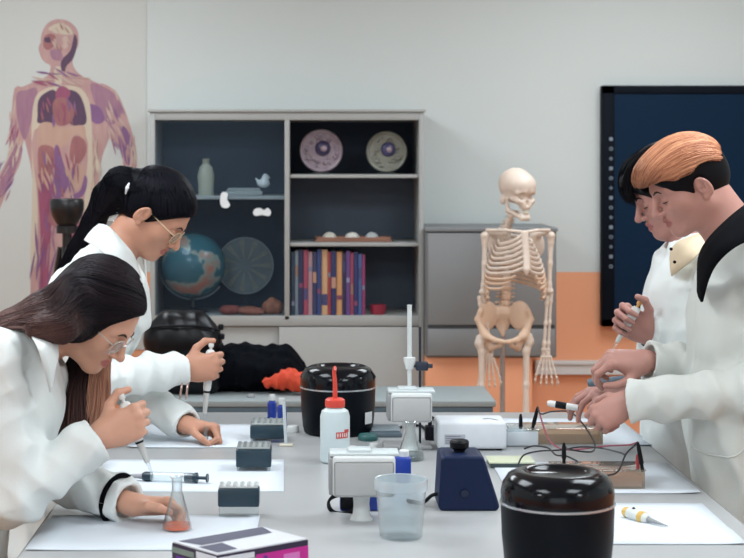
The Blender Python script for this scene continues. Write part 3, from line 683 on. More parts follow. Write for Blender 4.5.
# ceiling lamps: real panels with area lights in them
LAMPM = mat('lamp_diffuser', (250, 252, 255), noise=0, emit=3)
for i, (x, y) in enumerate([(-1.3, 1.2), (1.6, 1.2), (-1.3, 3.9), (1.6, 3.9), (-1.3, 6.6), (1.6, 6.6)]):
    t = thing('ceiling_light', 'square white ceiling light panel above the room', 'light', (x, y, ZC), group='ceiling light panels')
    bm = BM(); box(bm, -.62, .62, -.62, .62, -.05, 0, .005); obj('lamp_frame', bm, TRIM, t)
    bm = BM(); box(bm, -.58, .58, -.58, .58, -.056, -.049); obj('diffuser', bm, LAMPM, t)
    l = bpy.data.lights.new('ceiling_lamp', 'AREA'); l.shape = 'SQUARE'; l.size = 1.1; l.energy = LAMP * (1.0 if y < 5 else .75); l.color = (.82, .93, 1)
    lo = bpy.data.objects.new('ceiling_lamp', l); COL.objects.link(lo); lo.location = (x, y, ZC - .07)
# unseen window frame and area light added behind the camera as frontal fill
fr = BM()
for x in (-1.6, -.15, 1.3): box(fr, x, x + .06, YF, YF + .06, .9, 2.4)
for z in (.9, 2.34): box(fr, -1.6, 1.36, YF, YF + .06, z, z + .06)
struct('added_window_1', fr, TRIM)
l = bpy.data.lights.new('front_fill', 'AREA'); l.shape = 'RECTANGLE'; l.size = 2.8; l.size_y = 1.4; l.energy = FILL; l.color = (.84, .93, 1)
lo = bpy.data.objects.new('front_fill', l); COL.objects.link(lo); lo.location = (-.1, YF + .08, 1.68); lo.rotation_euler = (PI / 2, 0, 0)
w = bpy.data.worlds.new('world'); SC.world = w; w.use_nodes = True
w.node_tree.nodes['Background'].inputs[0].default_value = (.8, .88, 1, 1); w.node_tree.nodes['Background'].inputs[1].default_value = .5

# ---------------------------------------------------------------- lab bench
TX0, TX1 = -.5675, .9326; TY0, TY1 = 2.35, F / ts(412)
TABM = mat('bench_laminate', (172, 174, 175), rough=.32, noise=.02, nscale=12, spec=.4)
EDGE = mat('bench_edge', (148, 148, 148), rough=.5)
t = thing('lab_bench', 'long pale grey laboratory bench everyone works at', 'table', ((TX0 + TX1) / 2, (TY0 + TY1) / 2, 0))
hw, hl = (TX1 - TX0) / 2, (TY1 - TY0) / 2
bm = BM(); box(bm, -hw + .003, hw - .003, -hl + .003, hl - .003, TZ - .030, TZ, .003); obj('tabletop', bm, TABM, t)
bm = BM()
for a in ((-hw, -hw + .003, -hl, hl), (hw - .003, hw, -hl, hl), (-hw, hw, -hl, -hl + .003), (-hw, hw, hl - .003, hl)): box(bm, *a, TZ - .031, TZ - .0015)
obj('edge_band', bm, EDGE, t)
bm = BM(); box(bm, -.35, .35, -hl + .1, hl - .1, .1, TZ - .03, .004); obj('cabinet_body', bm, mat('bench_body', (196, 198, 197), rough=.5), t)
for sx in (-1, 1):
    for sy in (-1, 1):
        bm = BM(); box(bm, sx * .62 - .025, sx * .62 + .025, sy * (hl - .12) - .025, sy * (hl - .12) + .025, 0, TZ - .03, .003); obj('leg', bm, EDGE, t)
# low bench behind
BZ = .75; by0, by1 = F / ts(401, BZ), F / ts(386, BZ); sb = ts(401, BZ)
bx0, bx1 = P(160, 0, sb).x, P(496, 0, sb).x
t = thing('side_bench', 'low grey bench behind the long bench, in front of the bookcase', 'table', ((bx0 + bx1) / 2, (by0 + by1) / 2, 0))
w2, l2 = (bx1 - bx0) / 2, (by1 - by0) / 2
bm = BM(); box(bm, -w2, w2, -l2, l2, BZ - .022, BZ, .003); obj('tabletop', bm, mat('side_bench_top', (150, 160, 162), rough=.45), t)
BLU = mat('side_bench_frame', (84, 104, 116), rough=.5)
bm = BM(); box(bm, -w2 + .01, w2 - .01, -l2 + .008, l2 - .01, BZ - .055, BZ - .022, .002); obj('apron', bm, BLU, t)
for sx in (-1, 1):
    for sy in (-1, 1):
        bm = BM(); box(bm, sx * (w2 - .03) - .018, sx * (w2 - .03) + .018, sy * (l2 - .03) - .018, sy * (l2 - .03) + .018, 0, BZ - .05, .002); obj('leg', bm, BLU, t)

# ---------------------------------------------------------------- bookcase
SBK = 220.0; YB = F / SBK
def bx(px): return (px - HX) / SBK
def bz(py): return CAMZ - (py - HY) / SBK
CABM = mat('cabinet_grey_beige', (158, 160, 158), rough=.5, noise=.02); CABI = mat('cabinet_inside', (84, 96, 112), rough=.7, noise=.05)
CABD = mat('cabinet_inside_dark', (30, 44, 64), rough=.7, noise=.05); DOORM = mat('cabinet_door', (166, 168, 166), rough=.5, noise=.02)
X0, X1 = bx(150), bx(424); zt = bz(112); DEP = YW - YB - .01
t = thing('bookcase', 'tall grey cabinet with glass-fronted and open shelves and closed lower doors', 'bookcase', ((X0 + X1) / 2, YB, 0))
cx = (X0 + X1) / 2
def Lx(px): return bx(px) - cx
bm = BM()
box(bm, X0 - cx, Lx(155), 0, DEP, .0, zt, .003); box(bm, Lx(419), X1 - cx, 0, DEP, 0, zt, .003)
box(bm, Lx(155), Lx(419), 0, DEP, bz(120), zt, .002); box(bm, X0 - cx - .01, X1 - cx + .008, -.01, DEP, zt, zt + .012, .002)
box(bm, Lx(284.5), Lx(289.5), 0, DEP, bz(320), bz(120), .002)
box(bm, Lx(155), Lx(419), 0, DEP, bz(326), bz(316), .002); box(bm, Lx(155), Lx(419), .01, DEP, 0, .08)
obj('carcass', bm, CABM, t)
bm = BM(); box(bm, Lx(155), Lx(419), DEP - .012, DEP, .08, bz(120)); obj('back_panel', bm, CABI, t)
for a, b, z in ((289.5, 419, 176), (289.5, 419, 244.5), (155, 284.5, 197.5)):
    bm = BM(); box(bm, Lx(a), Lx(b), .012, DEP - .012, bz(z + 2), bz(z - 1.5), .002); obj('shelf', bm, CABM, t)
for a, b, yy in ((155, 282, .022), (279, 419, .002)):
    bm = BM(); box(bm, Lx(a), Lx(b), yy, yy + .018, .085, bz(327), .002); d = obj('door', bm, DOORM, t)
    bm = BM(); q = Lx(b - 8 if a < 200 else a + 10); box(bm, q - .008, q + .008, yy - .004, yy + .002, .55, .68, .003); obj('handle', bm, mat('handle_metal', (120, 122, 124), rough=.3, metal=.8), d)
GLS = clear('cabinet_glass', tint=(240, 246, 250), refl=.10, body=.02, bodyc=(150, 170, 190))
bm = BM(); box(bm, Lx(155.5), Lx(284), .004, .009, bz(315), bz(121)); gp = obj('glass_door', bm, GLS, t)
# darker sheets over the back panel: low in the glazed half, top of the open half
bm = BM(); box(bm, Lx(155.5), Lx(284), DEP - .016, DEP - .012, bz(315), bz(200)); obj('dark_backing', bm, CABD, t)
bm = BM(); box(bm, Lx(290), Lx(418.5), DEP - .016, DEP - .012, bz(174), bz(121)); obj('dark_backing', bm, CABD, t)

def on(px, py, s, dy=0): q = P(px, py, s); q.y += dy; return q
SI = 214.0   # things stand a little inside the cabinet
# two white stickers on the glass
for k, (px, py, pts, lab) in enumerate(((225, 200, [(-4, -6), (-1, -8), (3, -6), (2, -1), (5, 5), (2, 8), (-3, 7), (-5, 2)], 'small white figure sticker on the cabinet glass, the upper one'), (262, 212, [(-9, 1), (-7, -3), (-2, -4), (2, -2), (6, -4), (9, 0), (7, 4), (0, 3), (-6, 4)], 'small white cloud shaped sticker on the cabinet glass'))):
    bm = BM(); M_ = Matrix.Translation((0, 0, 0)) @ Matrix.Rotation(PI / 2, 4, 'X')
    poly(bm, [(q[0], q[1]) for q in [(v.x / SBK, -v.y / SBK) for v in spline([(a, b, 0) for a, b in pts], 4, True)]], M_, .001)
    o = obj('sticker', bm, mat('sticker_white', (224, 228, 230), rough=.6), None, sm=False); o.location = (bx(px), YB + .003, bz(py)); tag(o, lab, 'sticker', 'stickers on the cabinet glass')
# earth globe
def noise_globe(name, c_sea, c_land, c_ice, scale, thr):
    m = bpy.data.materials.new(name); m.use_nodes = True; nt = m.node_tree; N = nt.nodes; L = nt.links; b = N['Principled BSDF']; b.inputs['Roughness'].default_value = .25
    tc = N.new('ShaderNodeTexCoord'); nz = N.new('ShaderNodeTexNoise'); nz.inputs['Scale'].default_value = scale; nz.inputs['Detail'].default_value = 5; L.new(tc.outputs['Object'], nz.inputs[0])
    cr = N.new('ShaderNodeValToRGB'); L.new(nz.outputs['Fac'], cr.inputs[0]); e = cr.color_ramp.elements
    e[0].position = thr - .03; e[0].color = (*lin(c_sea), 1); e[1].position = thr; e[1].color = (*lin(c_land), 1); x = e.new(thr + .12); x.color = (*lin(c_ice), 1)
    L.new(cr.outputs[0], b.inputs['Base Color']); MATS[name] = m; return m
gm = noise_globe('globe_map', (54, 98, 108), (140, 150, 138), (180, 112, 92), 8, .56)
gc = P(193, 265, 215); gc.y = YB + .178; r = 32.5 / 215
t = thing('terrestrial_globe', 'blue green earth globe behind the cabinet glass', 'globe', (gc.x, gc.y, bz(315)))
dz = gc.z - bz(315)
bm = BM(); bmesh.ops.create_uvsphere(bm, u_segments=48, v_segments=32, radius=r); bmesh.ops.transform(bm, matrix=Matrix.Translation((0, 0, 0)), verts=bm.verts); s_ = obj('sphere', bm, gm, t); s_.location = (0, 0, dz); s_.rotation_euler = (.4, .1, 2.6)
bm = BM(); tube(bm, [((r + .008) * math.sin(a), -.0, dz - (r + .008) * math.cos(a)) for a in np.linspace(-.9, 2.5, 24)][::-1], .004, 8); m_ = obj('meridian_ring', bm, mat('ring_silver', (170, 176, 182), rough=.3, metal=.6), t); m_.rotation_euler = (0, 0, PI)
bm = BM(); lathe(bm, [(.075, 0), (.075, .008), (.03, .014), (.012, .02), (.010, max(.024, dz - r))], 28); obj('stand', bm, mat('stand_dark', (40, 42, 46), rough=.4), t)
# clear celestial globe
cm_ = clear('celestial_shell', tint=(190, 198, 190), refl=.35, body=.50, bodyc=(150, 156, 146)); r = 29 / SI; gc = P(245, 266, 211)
t = thing('star_disc', 'translucent round grey disc with radiating lines leaning behind the globe', 'disc', (gc.x, YB + .365, bz(315)))
dz = gc.z - bz(315); Mx = Matrix.Translation((0, 0, dz)) @ Matrix.Rotation(PI / 2, 4, 'X')
bm = BM(); lathe(bm, [(0, 0), (r, 0), (r, .004), (0, .004)], 48, Mx); obj('disc', bm, mat('disc_grey', (128, 138, 138), rough=.3, noise=.3, nscale=14, rgb2=(92, 100, 104)), t)
bm = BM(); lathe(bm, [(r * .965, .003), (r, .003), (r, .008), (r * .965, .008), (r * .965, .003)], 48, Mx, cap=False); obj('rim', bm, mat('disc_rim', (150, 156, 156), rough=.3), t)
bm = BM()
for k in range(11):
    a = k * 2 * PI / 11; poly(bm, [(.02 * math.cos(a), .02 * math.sin(a)), (r * .92 * math.cos(a - .10), r * .92 * math.sin(a - .10)), (r * .92 * math.cos(a + .12), r * .92 * math.sin(a + .12))], Mx @ Matrix.Translation((0, 0, .0042)), .0012)
obj('radiating_lines', bm, mat('disc_lines', (160, 160, 146), rough=.4, noise=.3, nscale=20), t, sm=False)
bm = BM(); box(bm, -.05, .05, -.02, .012, 0, .01, .002); box(bm, -.006, .006, .002, .010, 0, max(.03, dz - r + .02)); obj('stand', bm, MATS['stand_dark'], t)
# terracotta pieces and rocks on the cabinet floor
for k, (px, py, sx, sz, c, lab) in enumerate(((228, 305, .055, .022, (150, 70, 60), 'dark red lump of rock below the earth globe'), (252, 306, .07, .020, (176, 108, 82), 'flat orange brown rock under the grey globe'), (272, 297, .048, .042, (190, 126, 92), 'tall orange rock at the divider of the cabinet'))):
    s_ = Sdf(); s_.M = np.eye(4); random.seed(k)
    for j in range(6): s_.ell((random.uniform(-.5, .5) * sx, random.uniform(-.3, .3) * .05, sz * random.uniform(.5, 1)), (sx * .55, .035, sz * random.uniform(.6, 1)), k=.01)
    s_.cut(lambda p: -p[:, 2])
    o = obj('rock', s_.mesh(.004), mat('rock%d' % k, c, rough=.8, noise=.3, nscale=40, bump=.3, rgb2=(120, 60, 50)), None, ang=180); o.location = (bx(px), YB + .07 + .03 * (k == 2), bz(316) + .0005); tag(o, lab, 'rock', 'rocks in the cabinet')
# top left shelf items
zs = bz(196)
bm = BM(); lathe(bm, [(0, 0), (.036, 0), (.036, .05), (.040, .09), (.030, .13), (.016, .145), (.016, .165), (.020, .17), (.014, .17), (.012, .15), (0, .12)], 28)
o = obj('vase', bm, mat('vase_cream', (176, 172, 152), rough=.5), None); o.location = (bx(204), YB + .15, zs); tag(o, 'slim cream vase on the upper shelf behind glass', 'vase')
bm = BM(); box(bm, -.085, .085, -.05, .05, 0, .022, .004); box(bm, -.075, .075, -.04, .04, .022, .034, .003)
o = obj('display_plinth', bm, mat('plinth', (158, 160, 156), rough=.6), None); o.location = (bx(243), YB + .12, zs); tag(o, 'flat pale display plinth on the upper glass-fronted shelf', 'plinth')
s_ = Sdf(); s_.ell((0, 0, .022), (.028, .018, .022), k=.01); s_.ell((.008, 0, .050), (.016, .014, .016), k=.012); s_.caps((-.02, 0, .02), (-.034, 0, .042), .008, .005, k=.008); s_.caps((.016, 0, .052), (.028, 0, .047), .006, .003, k=.004); s_.cut(lambda p: -p[:, 2])
o = obj('figurine', s_.mesh(.0025), mat('porcelain', (222, 224, 222), rough=.3), None, ang=180); o.location = (bx(263), YB + .12, zs + .0342); tag(o, 'small white porcelain figurine standing on the plinth', 'figurine')
# two round cell models on the right top shelf
zs = bz(174.5)
for k, (px, r, c0, c1, c2, lab) in enumerate(((321, 21.5, (176, 166, 168), (120, 92, 116), (66, 58, 92), 'round pink and white disc model, farther from the screen on the top shelf'), (386, 20.5, (142, 146, 140), (120, 116, 96), (74, 72, 110), 'round grey disc model on the top shelf with a blue core'))):
    r /= SI; t = thing('disc_model', lab, 'model', (P(px, 0, SI).x, YB + .16, zs), group='round disc models on the top shelf')
    Mx = Matrix.Translation((0, 0, r + .008)) @ Matrix.Rotation(PI / 2, 4, 'X')
    bm = BM(); lathe(bm, [(0, -.012), (r * .8, -.014), (r, -.006), (r, .006), (r * .95, .014), (r * .86, .010), (r * .82, .004), (0, .004)], 40, Mx); obj('dish', bm, mat('dish%d' % k, c0, rough=.4, noise=.35, nscale=35, rgb2=c1), t)
    bm = BM()
    random.seed(k + 3)
    for j in range(26):
        a = random.random() * 6.28; q = r * random.uniform(.45, .74); bmesh.ops.create_uvsphere(bm, u_segments=10, v_segments=8, radius=r * random.uniform(.05, .11), matrix=Mx @ Matrix.Translation((q * math.cos(a), q * math.sin(a), .006)))
    obj('organelles', bm, mat('organ%d' % k, c1, rough=.4, noise=.3, rgb2=c0, nscale=20), t)
    bm = BM(); bmesh.ops.create_uvsphere(bm, u_segments=24, v_segments=16, radius=r * .36, matrix=Mx @ Matrix.Translation((r * .08, r * .12, .006)) @ Matrix.Diagonal((1, 1, .6, 1))); obj('core', bm, mat('core%d' % k, c2, rough=.3), t)
    bm = BM(); bmesh.ops.create_uvsphere(bm, u_segments=16, v_segments=12, radius=r * .15, matrix=Mx @ Matrix.Translation((r * .12, r * .1, .006 + r * .18))); obj('nucleus', bm, mat('nucleus%d' % k, (170, 150, 160), rough=.3), t)
    bm = BM(); box(bm, -.04, .04, -.03, .03, 0, .008, .002); box(bm, -.006, .006, .012, .02, 0, .08); obj('stand', bm, MATS['stand_dark'], t)
# wooden tray with three domes
zs = bz(243); xx = bx(354)
t = thing('wooden_tray', 'shallow wooden tray on the middle open shelf', 'tray', (xx, YB + .14, zs))
bm = BM(); box(bm, -.175, .175, -.07, .07, 0, .012, .003); obj('board', bm, mat('tray_wood', (150, 104, 84), rough=.6, noise=.2, nscale=8, stretch=(1, 12, 12)), t)
bm = BM()
for a in ((-.175, .175, -.07, -.063), (-.175, .175, .063, .07), (-.175, -.168, -.07, .07), (.168, .175, -.07, .07)): box(bm, *a, .012, .022, .001)
obj('rim', bm, MATS['tray_wood'], t)
for k, (px, r, lab) in enumerate(((330, .034, 'white shell shaped dome in the tray, farthest from the screen'), (353, .036, 'white dome in the middle of the wooden tray'), (373, .032, 'pale grey dome in the tray, nearest the skeleton'))):
    bm = BM(); lathe(bm, [(0, 0), (r, 0), (r * 1.02, .004), (r * .85, .018), (r * .5, .028), (.004, .031), (0, .031)], 24, sy=.8)
    o = obj('specimen_dome', bm, mat('dome%d' % k, ((198, 194, 182), (206, 204, 196), (176, 180, 180))[k], rough=.4, noise=.15, nscale=60), None); o.location = (bx(px), YB + .135, zs + .0125); tag(o, lab, 'specimen', 'domes in the wooden tray')
# books
BK = [(291, 295, 252, (42, 62, 84)), (295, 298.3, 251, (148, 164, 176)), (298.3, 303.5, 250, (38, 48, 84)), (303.5, 308, 250, (150, 66, 88)), (308, 312.5, 252, (186, 150, 158)), (312.5, 317, 252, (52, 56, 92)), (317, 321.5, 249.5, (44, 62, 112)), (321.5, 328, 250, (206, 164, 124)), (328, 331, 252, (166, 62, 70)), (331, 336.5, 251, (42, 46, 90)), (336.5, 342.5, 252, (214, 156, 106)), (342.5, 346, 253, (46, 42, 78)), (346, 350.5, 251, (96, 62, 120)), (350.5, 354, 253, (180, 80, 106)), (354, 358.5, 252, (40, 48, 100)), (358.5, 362, 254, (66, 90, 140)), (362, 365.5, 255, (156, 62, 112))]
BL = ['dark teal book, end of the row at the divider', 'thin pale blue book, second in the row', 'navy book beside the thin pale blue one', 'deep pink book beside the navy one', 'pale pink book next to the deep pink one', 'indigo book after the pale pink one', 'blue book just before the wide cream one', 'wide cream and orange book in the row', 'thin red book between cream and navy books', 'navy book between thin red and orange books', 'orange book, the brightest in the row', 'thin near-black book after the orange one', 'purple book near the end of the row', 'rose pink book after the purple one', 'deep blue book after the rose pink one', 'pale blue book, last but one in the row', 'magenta book at the open end of the row']
PAGE = mat('book_pages', (206, 200, 186), rough=.8)
for k, ((a, b, top, c), lab) in enumerate(zip(BK, BL)):
    wd = (b - a) / SBK - .0006; h = bz(top) - bz(315.6); dp = .19 + .012 * ((k * 7) % 4)
    t = thing('book', lab, 'book', (bx((a + b) / 2), YB + .035 + .006 * ((k * 5) % 3), bz(316) + .0004), group='books on the bottom open shelf')
    bm = BM(); box(bm, -wd / 2, wd / 2, 0, .003, 0, h, .001); box(bm, -wd / 2, -wd / 2 + .0018, 0, dp, 0, h); box(bm, wd / 2 - .0018, wd / 2, 0, dp, 0, h)
    obj('cover', bm, mat('cover%d' % k, c, rough=.45, noise=.1), t, sm=False)
    bm = BM(); box(bm, -wd / 2 + .0018, wd / 2 - .0018, .003, dp - .004, .004, h - .004); obj('pages', bm, PAGE, t, sm=False)
    bm = BM(); q = .25 + .1 * (k % 3)
    box(bm, -wd / 2 + .002, wd / 2 - .002, -.0006, .0002, h * (.15 + .09 * ((k * 5) % 7)), h * (.22 + .09 * ((k * 5) % 7) + .1 * (k % 2)))
    obj('spine_band', bm, mat('band%d' % (k % 4), ((128, 134, 160), (172, 130, 110), (126, 62, 96), (60, 66, 110))[k % 4]), t, sm=False)
bm = BM(); lathe(bm, [(0, 0), (.030, 0), (.036, .02), (.036, .045), (.033, .045), (.032, .02), (0, .006)], 24); o = obj('red_bowl', bm, mat('red_glaze', (140, 42, 60), rough=.3), None); o.location = (bx(379), YB + .08, bz(316)); tag(o, 'small red bowl beside the row of books', 'bowl')

# ---------------------------------------------------------------- grey cabinet on an orange stand
SG = 223.0; YG = F / SG
def qx(px): return (px - HX) / SG
def qz(py): return CAMZ - (py - HY) / SG
GCM = mat('steel_cabinet', (122, 124, 126), rough=.5, noise=.02)
t = thing('filing_cabinet', 'grey steel cabinet behind the skeleton', 'cabinet', (qx(491.5), YG, 0)); hw = (qx(557) - qx(426)) / 2
bm = BM(); box(bm, -hw, hw, .02, YW - YG - .05, qz(358), qz(229), .004); box(bm, -hw - .004, hw + .004, -.004, YW - YG - .05, qz(231.5), qz(228), .002); obj('body', bm, GCM, t)
for a, b in ((233, 325), (329, 356)):
    bm = BM(); box(bm, -hw + .008, hw - .008, 0, .022, qz(b), qz(a), .003); d = obj('drawer', bm, mat('steel_drawer', (128, 130, 131), rough=.45, noise=.02), t)
bm = BM(); box(bm, -hw + .01, hw - .01, .006, .019, qz(329), qz(325)); obj('shadow_gap', bm, mat('gap_dark', (60, 64, 68)), t)
ORG = mat('orange_panel', (234, 162, 122), rough=.6, noise=.03, nscale=6)
bm = BM(); box(bm, qx(426), qx(533), YG + .03, YW - .05, 0, qz(358) - .0005, .003); o = obj('low_cupboard', bm, ORG, None); tag(o, 'orange low cupboard carrying the grey steel cabinet', 'cupboard')

# ---------------------------------------------------------------- wall screen
SS = 209.5; YS = F / SS
def sx(px): return (px - HX) / SS
def sz(py): return CAMZ - (py - HY) / SS
t = thing('wall_screen', 'large dark interactive screen on the wall behind the two men', 'screen', (sx(760), YS, sz(206)))
hw = sx(760) - sx(602); hh = (sz(86) - sz(327)) / 2
bm = BM(); box(bm, -hw, hw, .01, YW - YS, -hh, hh, .006); box(bm, -hw, hw, 0, .012, -hh, -hh + .035, .003); box(bm, -hw, hw, 0, .012, hh - .04, hh, .003); box(bm, -hw, -hw + .06, 0, .012, -hh, hh, .003); box(bm, hw - .06, hw, 0, .012, -hh, hh, .003)
obj('bezel', bm, mat('bezel_black', (6, 14, 24), rough=.6, spec=.1, noise=0), t)
bm = BM(); box(bm, -hw + .06, hw - .06, .006, .010, -hh + .035, hh - .04); obj('display', bm, mat('display_dark', (5, 34, 58), rough=.5, spec=.12, noise=.02), t)
for k in range(14):
    z = sz(139 + k * 9.8) - sz(206); bm = BM(); q = .0085
    if k % 3 == 0: box(bm, -q, q, -.0008, .0005, -q, q)
    elif k % 3 == 1: lathe(bm, [(.005, 0), (.009, 0), (.009, .001), (.005, .001), (.005, 0)], 12, Matrix.Rotation(PI / 2, 4, 'X'), cap=False)
    else: box(bm, -q, q, -.0008, .0005, -.003, .003); box(bm, -.003, .003, -.0008, .0005, -q, q)
    o = obj('touch_icon', bm, mat('icon_grey', (120, 134, 148), rough=.5), t); o.location = (sx(611) - sx(760), -.0006, z)
# ---------------------------------------------------------------- anatomy poster
SP = 208.5; YP = F / SP
PA = mat('poster_paper', (196, 198, 194), rough=.6, noise=.02, nscale=3)
def pm(name, c1, c2, sc_=9): return mat(name, c1, rough=.6, nscale=sc_, rgb2=c2, stretch=(3, 1, .7))
A_SK = pm('print_skin', (192, 160, 150), (164, 120, 124), 12); A_MU = pm('print_muscle', (168, 126, 136), (132, 90, 120), 16); A_PA = pm('print_pale', (198, 178, 164), (176, 144, 134)); A_DK = pm('print_dark', (92, 62, 88), (70, 48, 74)); A_OR = pm('print_organ', (168, 112, 106), (130, 76, 88), 14); A_PU = pm('print_purple', (138, 96, 136), (110, 74, 118), 18); A_RD = pm('print_red', (160, 84, 108), (128, 64, 96), 12); A_LV = pm('print_liver', (190, 160, 142), (176, 136, 122)); A_BN = pm('print_bone', (204, 192, 172), (186, 168, 150))
pc = P(60, 180, SP)
t = thing('anatomy_poster', 'tall anatomy poster of a human body on the pale wall', 'poster', (pc.x, YW - .004, pc.z))
bm = BM(); x0, x1, z0, z1 = (-45 - 60) / SP, (146 - 60) / SP, -(350 - 180) / SP, (180 + 12) / SP; box(bm, x0, x1, 0, .002, z0, z1); obj('paper', bm, PA, t, sm=False)
prints = [(A_SK, [(41, 34), (46, 24), (56, 19), (68, 21), (77, 30), (78, 44), (73, 56), (73, 66), (82, 76), (100, 84), (114, 92), (120, 108), (108, 140), (100, 165), (99, 200), (102, 250), (96, 345), (66, 350), (62, 300), (58, 350), (28, 350), (30, 290), (31, 230), (32, 180), (24, 140), (14, 110), (14, 92), (28, 84), (46, 76), (50, 66), (44, 62), (40, 56), (38, 48), (40, 42)]),
  (A_SK, [(14, 88), (28, 96), (28, 125), (22, 145), (20, 162), (8, 188), (-8, 222), (-20, 215), (-4, 180), (6, 160), (10, 135)]), (A_SK, [(98, 84), (114, 90), (123, 106), (131, 130), (136, 152), (135, 176), (124, 174), (121, 152), (108, 132), (100, 108)]),
  (A_MU, [(16, 94), (26, 90), (36, 88), (36, 104), (30, 124), (24, 140), (17, 120)]), (A_MU, [(90, 84), (106, 88), (117, 98), (120, 118), (110, 124), (98, 112)]), (A_MU, [(12, 140), (22, 148), (17, 164), (6, 186), (-2, 196), (0, 180), (8, 160)]), (A_PU, [(122, 126), (130, 136), (134, 160), (126, 164), (122, 146)]),
  (A_PU, [(88, 104), (100, 108), (104, 120), (96, 124), (88, 116)]), (A_BN, [(54, 68), (61, 68), (61, 84), (55, 84)]), (A_DK, [(61, 60), (70, 50), (74, 34), (77, 42), (73, 58), (66, 66), (64, 74), (61, 70)]), (A_OR, [(44, 36), (52, 34), (54, 44), (48, 50), (43, 46)]), (A_MU, [(50, 50), (60, 50), (62, 60), (52, 59)]), (A_BN, [(48, 28), (58, 23), (68, 26), (72, 34), (62, 34), (52, 32)]), (A_DK, [(44, 38), (49, 37), (50, 42), (45, 42)]), (A_PA, [(62, 38), (67, 36), (68, 46), (63, 48)]),
  (A_BN, [(34, 100), (42, 90), (56, 86), (74, 86), (84, 92), (90, 108), (92, 150), (92, 200), (86, 250), (82, 250), (84, 200), (84, 130), (34, 130), (37, 200), (36, 260), (30, 260), (32, 190), (31, 130)]),
  (A_DK, [(37, 116), (38, 100), (46, 92), (54, 90), (58, 100), (54, 122), (38, 123)]), (A_DK, [(62, 92), (72, 90), (80, 96), (85, 110), (85, 124), (70, 124), (62, 108)]), (A_RD, [(56, 90), (63, 86), (70, 92), (66, 100), (56, 102)]), (A_OR, [(52, 104), (60, 97), (70, 102), (74, 114), (68, 124), (56, 124)]),
  (A_LV, [(38, 126), (48, 122), (60, 127), (72, 126), (84, 126), (84, 140), (76, 134), (64, 146), (50, 148), (38, 148)]), (A_OR, [(38, 148), (52, 147), (54, 160), (50, 176), (40, 180)]), (A_OR, [(74, 136), (84, 140), (86, 152), (78, 164), (70, 160), (70, 146)]), (A_LV, [(70, 164), (82, 166), (84, 178), (76, 190), (66, 182)]),
  (A_PU, [(54, 148), (58, 146), (62, 160), (68, 182), (62, 196), (56, 200), (52, 190), (54, 170)]), (A_RD, [(38, 180), (48, 176), (52, 190), (50, 240), (46, 300), (40, 300), (40, 240)]), (A_PU, [(84, 176), (87, 180), (84, 194), (74, 200), (70, 196), (80, 190)]), (A_RD, [(66, 210), (76, 210), (80, 260), (74, 320), (68, 320), (66, 260)]), (A_OR, [(48, 210), (62, 200), (78, 208), (80, 222), (62, 230), (48, 222)])]
random.seed(11)
def streaks(n, cx, cy, rx, ry, ang, ln, cols):
    for _ in range(n):
        a = random.random() * 6.28; q = math.sqrt(random.random()); x = cx + rx * q * math.cos(a); y = cy + ry * q * math.sin(a); g = R(ang + random.uniform(-14, 14)); l_ = ln * random.uniform(.5, 1); w_ = random.uniform(.5, 1.3)
        dx, dy = math.cos(g) * l_, math.sin(g) * l_; nx, ny = -math.sin(g) * w_, math.cos(g) * w_
        prints.append((random.choice(cols), [(x - dx, y - dy), (x + nx, y + ny), (x + dx, y + dy), (x - nx, y - ny)]))
streaks(26, 14, 130, 8, 34, 100, 12, [A_MU, A_PA, A_RD, A_BN]); streaks(16, 2, 180, 8, 22, 118, 12, [A_MU, A_PA, A_PU]); streaks(26, 118, 120, 10, 30, 65, 12, [A_MU, A_PA, A_PU, A_SK]); streaks(14, 130, 155, 5, 18, 85, 10, [A_PA, A_PU, A_SK])
streaks(22, 58, 78, 26, 8, 20, 9, [A_PU, A_PA, A_RD]); streaks(20, 60, 112, 22, 14, 80, 7, [A_RD, A_PU, A_OR]); streaks(34, 58, 175, 22, 24, 80, 10, [A_RD, A_PU, A_OR, A_LV]); streaks(30, 46, 260, 14, 60, 92, 16, [A_RD, A_PU, A_MU]); streaks(24, 78, 260, 14, 60, 88, 16, [A_PA, A_OR, A_SK]); streaks(16, 95, 180, 5, 40, 88, 14, [A_PA, A_BN]); streaks(14, 60, 36, 12, 12, 60, 5, [A_PA, A_OR, A_SK])
bm = BM(); mi = []; Mx = Matrix.Rotation(PI / 2, 4, 'X'); ms = []
for k, (m_, pts) in enumerate(prints):
    n0 = len(bm.faces)
    sp_ = [((v.x - 60) / SP, -(v.y - 180) / SP) for v in spline([(a, b, 0) for a, b in pts], 4, True)]
    poly(bm, sp_, Matrix.Translation((0, -.0004 - .00003 * k, 0)) @ Mx, .00025)
    if m_ not in ms: ms.append(m_)
    mi += [ms.index(m_)] * (len(bm.faces) - n0)
obj('printed_figure', bm, ms, t, sm=False, mi=mi)
# tripod lamp/camera in front of the poster
c = P(67, 214, 240)
t = thing('camera_tripod', 'black device on a dark tripod in front of the anatomy poster', 'tripod', (c.x, c.y, 0)); BP = mat('black_plastic', (16, 18, 22), rough=.35)
bm = BM(); lathe(bm, [(0, -.055), (.026, -.055), (.045, -.040), (.062, -.010), (.070, .020), (.071, .052), (.064, .064), (0, .066)], 28, Matrix.Translation((0, 0, c.z))); obj('device_head', bm, BP, t)
bm = BM(); lathe(bm, [(.045, 0), (.045, .03), (.022, .05)], 20, Matrix.Translation((0, 0, c.z - .08))); obj('mount', bm, BP, t)
bm = BM(); tube(bm, [(0, 0, .8), (0, 0, c.z - .07)], .020, 12); obj('centre_column', bm, BP, t)
for k in range(3):
    a = k * 2.094 + .5; bm = BM(); tube(bm, [(.03 * math.cos(a), .03 * math.sin(a), c.z - .14), (.30 * math.cos(a), .30 * math.sin(a), .01)], [.016, .012], 8); obj('leg', bm, BP, t)
